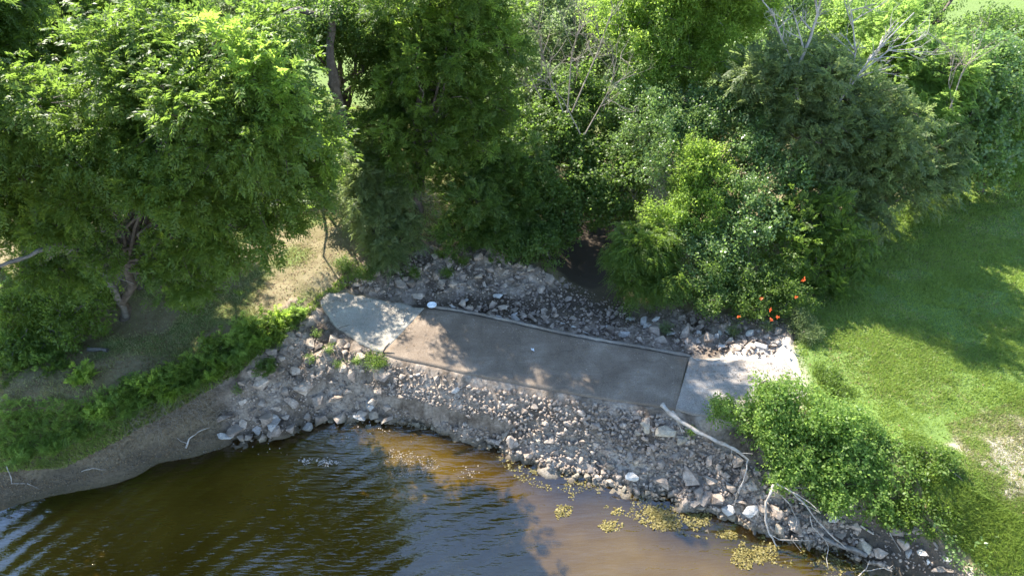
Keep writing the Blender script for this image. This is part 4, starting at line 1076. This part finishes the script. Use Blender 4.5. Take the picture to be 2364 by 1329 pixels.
for u, v, lab in [(850,640,'green clump in shade at the upper end of the dappled grass'),(800,620,'green clump left of the upstream rubble'),(880,610,'green clump under the feathery blue-green shrub')]:
    weed('grass_clump', lab, u, v, .35, .25, 'fine', 'dark', None, 110, .8)
for u, v, lab in [(1905,870,'tall green clump on the lawn edge by the dusty apron'),(1930,905,'taller weeds just below the lawn-edge clump'),(1880,940,'weed clump between the lawn and the tallest bank shrub')]:
    weed('grass_clump', lab, u, v, .3, .16, 'fine', 'fresh', None, 150, .8, 1.2)
weed('bank_sprig', 'lone leafy sprig below the bank shrubs near the pale boulder', 1905, 1180, .14, .2, 'oval', 'bright', None, 30, .7)
weed('bank_sprig', 'small green sprout beside the sandy boulder under the log', 1592, 1000, .12, .14, 'oval', 'bright', None, 25, .6)

def undergrowth(name, label, poly, n, sp, mat, sc):
    q = in_photo_poly(poly, n); G = ground(q[:, 0], q[:, 1]); G = G[G[:, 2] > -0.75]
    G[:, 2] += rng.uniform(0, .22, len(G))
    V, F = foliage(G, rng.normal(0, .7, G.shape) + np.array([0, -.3, .5]), sp, sc)
    prop(mesh_np(name, V, F, LEAF[mat]), label, kind='stuff')
undergrowth('undergrowth', 'ragged green undergrowth trailing down to the left mud', [(0,930),(330,930),(300,985),(200,1030),(110,1075),(0,1095)], 1100, 'willow', 'bright', .6)
undergrowth('undergrowth', 'mixed low greenery between the weeds of the left bank', [(300,900),(480,840),(560,770),(690,715),(700,750),(620,800),(540,870),(430,905),(330,960)], 700, 'pistache', 'fresh', .6)
undergrowth('undergrowth', 'low leaf growth under the trees behind the dry ground', [(0,640),(200,620),(300,690),(180,760),(60,820),(0,860)], 600, 'oval', 'fresh', .8)
undergrowth('undergrowth', 'shaded ground plants along the foot of the right wood', [(1480,690),(1700,715),(1860,700),(1960,600),(2030,520),(2200,450),(2150,420),(1950,520),(1800,640),(1600,660)], 1500, 'oval', 'dark', .9)
# trumpet blossoms, each a cluster lying on the vine
bl_ = ['orange blossom on the upper left of the vine', 'largest orange-red blossom, on the right of the vine', 'highest orange blossom, up in the big bush', 'orange blossom in the middle of the vine', 'orange blossom lowest right, over the rocks', 'small orange blossom lowest, beside the lowest right one', 'lone orange blossom farthest left, over the rubble']
for n_, (u, v, Y) in enumerate([(1758,688,13.6),(1838,686,13.4),(1855,645,13.8),(1778,714,13.3),(1795,732,13.1),(1780,738,13.0),(1705,731,13.1)]):
    c = aty(u, v, Y)
    P = np.repeat(c[None], 9, 0) + rng.normal(0, .009, (9, 3)); D = rng.normal(0, 1, (9, 3)) + np.array([0, -.6, .3])
    V, F = leaf_quads(P, D, rng.normal(0, 1, (9, 3)), rng.uniform(.04, .07, 9), rng.uniform(.03, .05, 9))
    o = mesh_np('blossom', V, F, M_FLOWER, origin=c)
    prop(o, bl_[n_], 'flower', 'orange blossoms on the trumpet vine')

# ---------------------------------------------------------------- dead and fallen wood
def wood(name, label, cat, stems, mat, group=None, sides=6, first='trunk'):
    """stems: list of (3d path, r0, r1)"""
    root = empty(name, stems[0][0][0], label, cat, group)
    for i, (P, r0, r1) in enumerate(stems):
        P = np.asarray(P, float)
        Q = [P[0]]
        for a, b in zip(P[:-1], P[1:]):
            Lg = np.linalg.norm(b - a)
            for t in (0.33, 0.66, 1.0):
                q = a * (1 - t) + b * t
                if t < 1: q = q + rng.normal(0, Lg * .018, 3)
                Q.append(q)
        V, F = tube(Q, np.linspace(r0, r1, len(Q)) * (.68 if mat is M_DEAD else 1) * rng.uniform(.82, 1.18, len(Q)), sides, 0.4)
        o = mesh_np(first if i == 0 else 'branch', V, F, mat, root, smooth=True); o.data.validate()
    return root
def gp(u, v, dz): return g1(u, v, dz)
def wz(u, v, z):
    x, y = flat(u, v, z); return np.array([float(x), float(y), z])
wood('fallen_log', 'long bleached log lying from the crossing edge down into the shrubs', 'log', [
  ([wz(1528,933,.22), wz(1548,955,.20), wz(1580,978,.2), wz(1625,1003,.15), wz(1672,1025,.08), wz(1705,1042,0), wz(1728,1062,-.1)], .085, .04),
  ([wz(1550,950,.2), wz(1566,972,.12), wz(1578,980,.0)], .075, .02),
  ([wz(1560,965,.1), wz(1572,990,-.15), gp(1578,1010,.02)], .03, .015),
  ([wz(1700,1043,.02), wz(1738,1047,.05)], .015, .006),
  ([wz(1690,1035,.02), wz(1688,1050,-.1), gp(1686,1070,.03)], .014, .008),
  ([wz(1726,1060,-.1), wz(1722,1090,-.25), wz(1712,1120,-.4), wz(1702,1145,-.55), gp(1695,1160,.03)], .02, .008),
  ([wz(1716,1110,-.35), wz(1700,1140,-.5), gp(1693,1185,.05)], .014, .006)], M_DEAD)
wood('fallen_branch', 'thick pale curved branch dipping from the bank into the golden water', 'branch', [
  ([wz(1785,1118,-.2), wz(1780,1135,-.25), wz(1768,1160,-.45), wz(1767,1200,-.8), wz(1776,1232,-1.0), wz(1795,1262,-1.33)], .04, .022),
  ([wz(1776,1232,-1.0), wz(1800,1245,-1.1), wz(1850,1247,-1.15), wz(1880,1246,-1.15)], .016, .007),
  ([wz(1830,1247,-1.12), wz(1850,1272,-1.25)], .008, .004)], M_DEAD)
wood('fallen_branch', 'long grey branch with many forks reaching along the bank to the mud', 'branch', [
  ([wz(1790,1115,-.2), wz(1830,1135,-.3), wz(1860,1165,-.45), wz(1890,1205,-.7), wz(1930,1245,-.9), wz(1960,1268,-1.1)], .035, .018),
  ([wz(1795,1118,-.2), wz(1840,1140,-.2), wz(1870,1160,-.3), wz(1895,1185,-.4)], .02, .008),
  ([wz(1800,1140,-.3), wz(1825,1165,-.5), wz(1840,1200,-.75), wz(1835,1220,-.9)], .014, .006),
  ([wz(1845,1160,-.4), wz(1870,1170,-.35), wz(1893,1183,-.35)], .012, .005),
  ([wz(1870,1190,-.6), wz(1875,1215,-.8), wz(1905,1245,-1.0), wz(1912,1260,-1.1), wz(1908,1290,-1.2), wz(1912,1310,-1.28)], .016, .007),
  ([wz(1905,1245,-1.0), wz(1915,1250,-.95)], .009, .005),
  ([wz(1835,1125,-.2), wz(1850,1125,-.15), wz(1880,1125,-.2)], .01, .004)], M_DEAD)
wood('rotten_log', 'mossy rotten log lying on the dark mud at the water', 'log', [
  ([wz(1900,1240,-1.1), wz(1935,1258,-1.08), wz(1985,1272,-1.1), wz(2000,1282,-1.15)], .05, .045)], M_BARKG)
wood('fallen_branch', 'bare twiggy branch in the water at the bottom edge', 'branch', [
  ([wz(1975,1335,-1.3), wz(2000,1312,-1.1), wz(2008,1292,-.95)], .02, .007),
  ([wz(1996,1317,-1.15), wz(2040,1310,-1.1), wz(2060,1318,-1.1)], .012, .006),
  ([wz(2050,1313,-1.1), wz(2062,1303,-1.0)], .008, .004)], M_DEAD)
wood('thin_stick', 'thin dark stick lying down the right rubble slope to the waterline', 'stick', [
  ([gp(1525,1098,.15), gp(1560,1108,.15), gp(1580,1135,.1), gp(1594,1155,.1)], .014, .009), ([gp(1552,1103,.15), gp(1570,1110,.1)], .01, .005)], M_BARK)
wood('driftwood_branch', 'curved bare branch on the mud at the left water edge', 'branch', [
  ([gp(432,1040,.1), gp(440,1020,.12), gp(460,1003,.1), gp(485,990,.06)], .028, .010), ([gp(438,1030,.1), gp(420,1022,.06), gp(410,1013,.04)], .010, .005)], M_DEAD)
wood('driftwood_branch', 'slim branch lying flat on the lower mud', 'branch', [
  ([gp(190,1090,.04), gp(215,1084,.06), gp(245,1086,.04)], .014, .006)], M_DEAD)
wood('driftwood_branch', 'hooked stick on the mud in the bottom left', 'stick', [
  ([gp(20,1082,.1), gp(28,1105,.05), gp(28,1118,.04), gp(60,1118,.04)], .02, .008), ([gp(65,1118,.04), gp(92,1130,.03)], .012, .006)], M_DEAD)
wood('rotten_log', 'short rotten log lying in the shade on the dry ground', 'log', [([gp(205,808,.03), gp(250,812,.05)], .05, .04)], M_BARKG)
wood('stick', 'brown stick propped up at the near edge of the crossing', 'stick', [([wz(882,815,.03), wz(890,802,.13), wz(899,792,.22)], .028, .018)], M_BARK)
wood('stick', 'short twig lying across the pale apron', 'stick', [([wz(783,757,.14), wz(808,748,.14)], .008, .006)], M_BARK)
wood('stick', 'weathered slab of wood on the dark mud among cobbles', 'stick', [([gp(1985,1215,.05), gp(2015,1235,.05)], .03, .025)], M_DEAD)
wood('stick', 'thin bare stick on the mud below the cobble pile', 'stick', [([gp(2050,1235,.1), gp(2078,1275,.05)], .016, .01)], M_DEAD)
# dead limbs at the left under the big tree
wood('dead_tree', 'forked dead limb leaning left from the foot of the big leafy tree', 'dead tree', [
  ([aty(290,728,13.6), aty(262,665,13.3), aty(215,600,12.9), aty(130,560,12.6), aty(65,592,12.2), aty(-10,618,11.8)], .10, .035),
  ([aty(110,566,12.6), aty(92,530,12.7), aty(82,490,12.8)], .04, .03),
  ([aty(218,600,12.9), aty(215,582,12.8), aty(190,545,12.8), aty(172,528,12.8)], .03, .025),
  ([aty(176,528,12.8), aty(205,532,12.7), aty(243,534,12.6)], .022, .012),
  ([aty(142,525,12.8), aty(110,512,12.9)], .02, .02),
  ([aty(225,605,12.9), aty(260,638,12.7), aty(310,655,12.5)], .02, .008)], M_BARKG)
wood('leaning_trunk', 'bare grey second stem rising straight beside the big leafy tree', 'tree stem', [
  ([g1(277,700), aty(283,600,14), aty(290,540,13.9), aty(305,475,13.9)], .12, .085)], M_BARKG)
wood('leaning_trunk', 'darker stem rising behind the straight grey one', 'tree stem', [
  ([g1(322,665), aty(333,590,14.8), aty(350,490,14.7)], .10, .07)], M_BARK)
wood('leaning_trunk', 'bare crooked trunk rising behind the right rim of the sunlit crown', 'tree stem', [
  ([g1(812,480), aty(800,300,17.6), aty(775,205,17.3), aty(762,140,17.3), aty(765,30,17.5)], .17, .11)], M_BARK)
wood('leaning_trunk', 'dark slanting limb high at the top left in front of the bright lawn', 'tree stem', [
  ([aty(765,45,17.5), aty(690,22,17.6), aty(640,42,17.4), aty(570,72,17.0)], .08, .035)], M_BARK)
def dead_tree(label, base, paths, depth=3, mat=M_DEADG, r=.06, tw=.55, name='dead_tree', spread=.5, group=None, n0=6):
    root = empty(name, base, label, 'dead tree' if name == 'dead_tree' else 'brush', group)
    acc = Acc()
    def grow(p, d, L, r, k):
        n = 4
        P = [p]; dd = d.copy()
        for i in range(n):
            dd = unit(dd + rng.normal(0, .13, 3) + np.array([0, 0, .03])); P.append(P[-1] + dd * L / n)
        V, F = tube(P, np.linspace(r, r * .5, n + 1), 4 if k else 3); acc.add(V, F)
        if k > 0:
            for j in range(rng.integers(2, 5)):
                q = P[rng.integers(1, n + 1)]
                grow(q, unit(dd + rng.normal(0, spread, 3)), L * rng.uniform(.45, .75), r * .5, k - 1)
    for i, (P, r0) in enumerate(paths):
        P = np.asarray(P)
        V, F = tube(P, np.linspace(r0, r0 * .4, len(P)) * .62, 6, .3)
        o = mesh_np('trunk' if i == 0 else 'branch', V, F, mat, root, smooth=True); o.data.validate()
        for j in range(n0):
            t = rng.uniform(.35, 1) * (len(P) - 1); a = min(int(t), len(P) - 2)
            q = P[a] + (P[a + 1] - P[a]) * (t - a)
            grow(q, unit(unit(P[-1] - P[0]) + rng.normal(0, spread, 3)), rng.uniform(.5, 1.2) * tw * 2, r0 * .38, depth - 1)
    o = acc.obj('twigs', mat, root); o.data.validate(); o['kind'] = 'stuff'
    return root
dead_tree('forked bleached dead tree standing above the bluish feathery crown', aty(1840,230,18.1), [([aty(1840,230,18.1), aty(1838,165,18.3), aty(1870,90,18.5), aty(1885,40,18.5), aty(1900,-20,18.5)], .085), ([aty(1838,165,18.3), aty(1805,90,18.5), aty(1780,20,18.5)], .05)], tw=.4)
dead_tree('dead pale branches slanting up to the right toward the top edge', aty(1890,300,17.7), [([aty(1890,300,17.7), aty(1970,190,18.2), aty(2020,120,18.5), aty(2110,30,18.9)], .06), ([aty(1960,200,18.2), aty(1975,120,18.5), aty(1965,20,18.9)], .05), ([aty(1985,170,18.3), aty(2060,110,18.5), aty(2130,90,18.7)], .035)], tw=.4)
dead_tree('grey leafless brush fanning out at the top centre', aty(1290,300,19.1), [([aty(1300,260,19.1), aty(1260,150,19.5), aty(1230,90,19.8)], .035), ([aty(1310,260,19.1), aty(1320,120,19.5), aty(1350,30,19.8)], .035), ([aty(1320,260,19.1), aty(1380,120,19.5), aty(1420,10,20.0)], .035), ([aty(1250,230,19.1), aty(1210,150,19.5), aty(1190,100,19.5)], .03)], mat=M_TWIG, tw=.5, name='bare_brush', spread=.6, n0=9)
dead_tree('bare tangled twigs hanging in the wood left of the vine-draped tree', aty(1340,330,18.1), [([aty(1340,310,18.1), aty(1300,230,18.5), aty(1240,170,18.5)], .03), ([aty(1350,310,18.1), aty(1400,220,18.5), aty(1440,120,18.5)], .03)], mat=M_TWIG, tw=.45, name='bare_brush', spread=.7, n0=9)
dead_tree('fine dead twigs beside the vine-smothered tree at the upper right', aty(2190,260,18.5), [([aty(2190,260,18.7), aty(2220,170,19.1), aty(2260,110,19.5)], .03), ([aty(2200,260,18.7), aty(2190,190,19.1), aty(2210,100,19.5)], .025)], mat=M_TWIG, tw=.4, name='bare_brush', spread=.6, n0=7)
dead_tree('dark broken trunk leaning among the shaded trees at the top right', g1(2120,180), [([g1(2120,180), aty(2130,90,26), aty(2190,10,26.5), aty(2220,-30,27)], .16)], mat=M_BARK, tw=.5, n0=5)

# clods and pebbles on the mud
acc = Acc()
small_stones(acc, in_photo_poly([(0,1080),(300,1000),(520,930),(525,1030),(330,1088),(0,1172)], 700), .015, .07)
o = acc.obj('mud_clods', plain('dried_mud', (0.06, 0.048, 0.032), (0.20, 0.165, 0.12))); prop(o, 'clods and pebbles strewn over the left mud slope', kind='stuff')
# dry brush hanging on the left bank
acc = Acc()
for u, v in in_photo_poly([(280,960),(330,930),(430,900),(520,870),(560,900),(540,970),(470,960),(400,990),(330,1010)], 330):
    p = g1(u, v); a = rng.uniform(-.6, .6)
    q = p + np.array([rng.normal(.0, .18), -rng.uniform(.05, .35), -rng.uniform(-.2, .15)])
    q[2] = max(q[2], float(hgt(np.array([q[0]]), np.array([q[1]]))[0]) + rng.uniform(.02, .22))
    V, F = tube(np.stack([p, (p + q) / 2 + np.array([0, 0, rng.uniform(.03, .15)]), q]), [.005, .004, .003], 3); acc.add(V, F)
o = acc.obj('dry_brush', M_TWIG); o.data.validate(); prop(o, 'greyish dry stems matted over the brow of the left bank', 'brush', kind='stuff')
wood('dry_stem', 'arching dry stem over the dark tuft on the left riprap', 'stem', [([gp(560,862,.05), gp(600,838,.25), gp(650,845,.3), gp(685,868,.1)], .006, .003), ([gp(610,838,.27), gp(660,835,.4), gp(700,850,.2)], .005, .003)], M_TWIG, sides=4)
acc = Acc()
for u, v in in_photo_poly([(715,755),(760,745),(800,770),(780,785),(740,780),(700,770)], 90):
    p = g1(u, v, .03); d = rng.normal(0, 1, 3) * np.array([.12, .12, .03])
    V, F = tube(np.stack([p - d, p + np.array([0, 0, .02]), p + d]), [.004, .004, .003], 3); acc.add(V, F)
o = acc.obj('twig_drift', M_BARK); o.data.validate(); prop(o, 'drift of dark twigs heaped at the left corner of the crossing', 'debris', kind='stuff')

# ---------------------------------------------------------------- plate and scrap on the crossing
pc = wz(997, 704, 0.055)
root = empty('white_plate', pc, 'round white plastic lid lying at the back edge of the crossing', 'lid')
prof = [(0.0, .018), (.05, .018), (.055, .028), (.065, .028), (.07, .016), (.105, .014), (.118, .024), (.128, .022), (.130, .010)]
a = np.arange(24) * 2 * math.pi / 24
V = np.array([[r * math.cos(t), r * math.sin(t) * .97, z] for r, z in prof for t in a]) + pc
F = [(i * 24 + j, i * 24 + (j + 1) % 24, (i + 1) * 24 + (j + 1) % 24, (i + 1) * 24 + j) for i in range(len(prof) - 1) for j in range(24)]
o = mesh_np('rim', V[24 * 4:], np.array(F[:24 * 4]), M_WHITE, root)
o = mesh_np('centre', V[:24 * 5], np.array(F[:24 * 4]), M_WHITE, root); o.data.validate()
pc = wz(1229, 811, 0.04)
root = empty('plastic_fork_litter', pc, 'tiny white scrap with a thin stem standing on the crossing', 'litter')
V, F = tube(np.stack([pc + np.array([-.03, -.1, 0]), pc + np.array([0, -.02, .03]), pc + np.array([0, 0, .06])]), [.004, .004, .004], 4)
o = mesh_np('stem', V, F, M_BARK, root); o.data.validate()
P = pc + np.array([0, 0, .065]) + rng.normal(0, .012, (7, 3)); D = rng.normal(0, 1, (7, 3)) * np.array([1, 1, .2])
V, F = leaf_quads(P, D, np.tile([0, 0, 1.0], (7, 1)), np.full(7, .05), np.full(7, .04)); mesh_np('flake', V, F, M_WHITE, root)

# ---------------------------------------------------------------- algae, scum, litter, grass
def mat_patch(name, label, uvs, mat, z0, z1, size, kind=None, cat=None, group=None, flat_=True):
    x, y = flat(uvs[:, 0], uvs[:, 1], WATER)
    P = np.stack([x, y, rng.uniform(z0, z1, len(x)) + WATER], -1)
    D = rng.normal(0, 1, P.shape) * np.array([1, 1, .25]); NR = np.array([0, 0, 1.0]) + rng.normal(0, .35, P.shape)
    V, F = leaf_quads(P, D, NR, size * rng.uniform(.5, 1.4, len(x)), size * rng.uniform(.5, 1.1, len(x)))
    o = mesh_np(name, V, F, mat, origin=P.mean(0)); prop(o, label, cat, group, kind)
    return o
def blob_uv(u, v, ru, rv, n, p=.6):
    a = rng.uniform(0, 6.28, n); r = rng.random(n) ** p
    r = r * (0.55 + 0.9 * vnoise(np.cos(a) * 2 + u, np.sin(a) * 2 + v, 0, 4))
    return np.stack([u + ru * r * np.cos(a), v + rv * r * np.sin(a)], -1)
def band(poly, n, thr=.5, f=40.):
    q = in_photo_poly(poly, n)
    k = fbm(q[:, 0] / f, q[:, 1] / f * 1.6, 0, seed=60, octv=3) > thr
    return q[k]
mat_patch('algae_belt', 'yellow-brown algae belt in the shallows under the right bank', band([(1140,1050),(1250,1085),(1400,1125),(1600,1185),(1800,1245),(1990,1300),(2050,1329),(1900,1340),(1750,1290),(1600,1240),(1400,1180),(1200,1110)], 14000, .49), M_ALGAE, -.05, .006, .05, 'stuff', 'algae')
mat_patch('algae_belt', 'brownish weed under the surface at the end of the tree shadow', band([(1150,1060),(1330,1120),(1500,1200),(1480,1240),(1300,1160),(1180,1110)], 2600, .52), M_ALGAEB, -.10, -.01, .05, 'stuff', 'algae')
mat_patch('algae_belt', 'orange-brown weed glowing in the water below the left riprap', band([(730,1000),(860,975),(960,990),(980,1030),(900,1050),(760,1040)], 1500, .47), M_ALGAEB, -.12, -.01, .05, 'stuff', 'algae')
clumps = [(1300,1180,16,14,'small algae clump floating nearest to the tree shadow on the water'),(1405,1213,20,12,'algae clump second from the tree shadow'),(1424,1180,12,8,'tiny algae clump above the second one'),
 (1715,1285,20,26,'tall ragged algae mat at the bottom of the view'),(1757,1278,24,18,'widest pale algae mat near the dipping curved branch'),(1783,1262,12,8,'small algae scrap between the pale mat and the branch'),
 (1530,1205,30,20,'algae clump against the belt in front of the white boulder'),(1610,1200,24,16,'algae clump under the blocky boulder'),(1680,1235,18,9,'thin algae clump in front of the angular rock'),(1510,1180,22,14,'algae clump in the shallows left of the blocky boulder')]
for u, v, ru, rv, lab in clumps:
    mat_patch('algae_clump', lab, blob_uv(u, v, ru * 1.25, rv * 1.1, int(ru * rv * 1.3), .6), M_ALGAE, -.02, .014, .055, None, 'algae', 'algae clumps floating on the sunlit water')
mat_patch('scum_patch', 'whitish scum patch floating below the left riprap', np.concatenate([blob_uv(705,1063,18,7,45), blob_uv(752,1067,30,8,90)]), M_FOAM, .002, .01, .045, 'stuff', 'scum')
for u, v, ru, rv in [(935,1070,34,20),(965,1095,26,14),(1000,1060,28,16),(880,985,30,10),(920,1000,36,14),(850,990,22,8),(1040,1050,30,12)]:
    pass
mat_patch('water_weed', 'greyish water weed breaking the surface in the blue reflection', np.concatenate([blob_uv(925,1055,34,18,170), blob_uv(925,1092,26,12,110), blob_uv(985,1070,30,14,110), blob_uv(975,1095,16,10,60), blob_uv(1085,1090,34,20,60)]), M_TWIG, -.01, .012, .035, 'stuff', 'water weed')
mat_patch('floating_debris', 'dots of pale debris floating under the left riprap', np.concatenate([blob_uv(870,985,50,12,26), blob_uv(790,1000,70,16,18), blob_uv(620,1040,60,14,10)]), M_FOAM, .002, .008, .035, 'stuff', 'debris')
# leaf litter
LAWNPX = [(1830,790),(1870,940),(1960,990),(2050,1030),(2150,1090),(2250,1160),(2364,1240),(2420,1260),(2420,400),(2330,400),(2200,430),(2050,480),(1960,560),(1900,690)]
def scatter(poly, n, size, mat, name, label, thr=0.0, cat=None):
    q = in_photo_poly(poly, n); G = ground(q[:, 0], q[:, 1])
    if thr: G = G[fbm(G[:, 0] * 1.4, G[:, 1] * 1.4, 0, seed=91) > thr]
    cr_ = sdist(G[:, 0], G[:, 1], CROSS) < 0
    G[:, 2] = np.where(cr_, top_z(G[:, 0], G[:, 1]), G[:, 2]) + .008
    D = rng.normal(0, 1, G.shape) * np.array([1, 1, .25]); NR = np.array([0, 0, 1.0]) + rng.normal(0, .3, G.shape)
    V, F = leaf_quads(G, D, NR, size * rng.uniform(.5, 1.4, len(G)), size * rng.uniform(.3, .8, len(G)))
    o = mesh_np(name, V, F, mat); prop(o, label, cat, kind='stuff'); return o
scatter([(0,700),(300,600),(700,480),(850,560),(800,660),(700,740),(500,820),(300,900),(0,950)], 9000, .05, M_LITTER, 'leaf_litter', 'fallen leaves over the dry ground under the left trees', .45)
scatter([(0,1060),(300,980),(520,900),(520,1020),(0,1160)], 3500, .04, M_LITTER, 'leaf_litter', 'leaf scraps and grit on the left mud slope', .4)
scatter([(760,690),(960,715),(1600,840),(1830,850),(1820,930),(1600,950),(905,820),(775,755)], 650, .035, M_LITTER, 'leaf_litter', 'few leaves and specks on the concrete crossing')
scatter([(800,650),(1060,570),(1800,740),(1800,820),(960,700)], 1500, .04, M_LITTER, 'leaf_litter', 'dead leaves caught in the upstream rubble', .45)
scatter(LAWNPX, 900, .055, M_LITTER, 'leaf_litter', 'fallen leaves scattered over the right lawn')
scatter([(1080,890),(1550,960),(1800,1150),(2100,1300),(1800,1240),(1130,1030)], 1200, .035, M_LITTER, 'leaf_litter', 'dead leaves on the right rubble slope', .45)
def grass(poly, n, h, mat, name, label, dens=None):
    q = in_photo_poly(poly, n); G = ground(q[:, 0], q[:, 1])
    # more blades per pixel near the camera keeps the sward even on the ground
    G = G[sdist(G[:, 0], G[:, 1], CROSS) > .04]
    if dens is not None: G = G[dens(G)]
    n = len(G)
    hh = h * rng.uniform(.5, 1.5, n) * (.6 + 1.1 * np.clip(fbm(G[:, 0] * 2.2, G[:, 1] * 2.2, seed=140) - .25, 0, 1)); a = rng.uniform(0, 6.28, n); w = rng.uniform(.008, .016, n) * (G[:, 1] / 12)
    side = np.stack([np.cos(a), np.sin(a), a * 0], -1) * w[:, None]
    tip = G + np.stack([rng.normal(0, .5, n) * hh, rng.normal(0, .5, n) * hh, hh], -1)
    V = np.stack([G - side, G + side, tip], 1).reshape(-1, 3)
    o = mesh_np(name, V, np.arange(n * 3).reshape(n, 3), mat); prop(o, label, 'grass', kind='stuff'); return o
def d_lawn(G):
    b = sdist(G[:, 0], G[:, 1], BARE_R); l = sdist(G[:, 0], G[:, 1], LAWN_R)
    nn = fbm(G[:, 0] * 3.3, G[:, 1] * 3.3, seed=8); n1 = fbm(G[:, 0] * 1.3, G[:, 1] * 1.3, seed=15)
    pr = 1 - .95 * np.clip(.6 - b / .6 + (nn - .5) * 2.5, 0, 1)
    pr *= np.clip(.35 + (n1 - .3) * 3, .25, 1)
    n2 = fbm(G[:, 0] * .7 + 5, G[:, 1] * .9, seed=123)
    pr *= np.where(n2 > .62, .35, 1)
    return (rng.random(len(G)) < pr) & (l < .12 + (nn - .5) * .5)
grass(LAWNPX, 190000, .055, M_GRASS, 'lawn_grass', 'mown green grass of the lawn on the right', d_lawn)
grass(LAWNPX, 26000, .045, M_GRASSD, 'dry_grass', 'thin straw blades mixed into the lawn', lambda G: fbm(G[:, 0] * 0.8, G[:, 1] * 0.8, seed=19) > .48)
grass([(2180,980),(2420,900),(2420,1260),(2300,1160)], 14000, .04, M_GRASSD, 'dry_grass', 'straw-coloured grass on the bare patch of the lawn')
def d_left(G):
    nn = fbm(G[:, 0] * 1.1, G[:, 1] * 1.1, seed=3)
    return (rng.random(len(G)) < np.clip((nn - .38) * 5, .05, 1)) & (sdist(G[:, 0], G[:, 1], CROSS) > .05) & (G[:, 2] > -.1)
grass([(0,950),(0,560),(300,520),(640,440),(780,400),(860,560),(850,640),(740,700),(690,760),(500,850),(300,920)], 70000, .045, M_GRASSD, 'dry_grass', 'dry yellowish grass under the trees on the left', d_left)
grass([(0,1090),(0,960),(240,940),(330,930),(520,820),(690,720),(740,680),(790,640),(900,590),(980,570),(850,630),(760,690),(640,790),(540,870),(330,990),(150,1080)], 15000, .12, M_GRASS, 'bank_grass', 'green grass fringe along the brow of the left bank')
grass([(0,1090),(0,960),(240,940),(520,820),(690,720),(540,870),(330,990),(150,1080)], 6000, .14, M_GRASSD, 'dry_grass', 'straw-coloured blades in the fringe of the left bank')
grass([(2100,1040),(2364,1200),(2364,1329),(2280,1329),(2150,1200)], 16000, .10, M_GRASS, 'bank_grass', 'long grass behind the shrubs of the lower right bank')
grass([(500,180),(1000,280),(1200,300),(1200,420),(1000,560),(740,420)], 26000, .06, M_GRASSD, 'wood_grass', 'grass glimpsed between the stems of the wood', None)
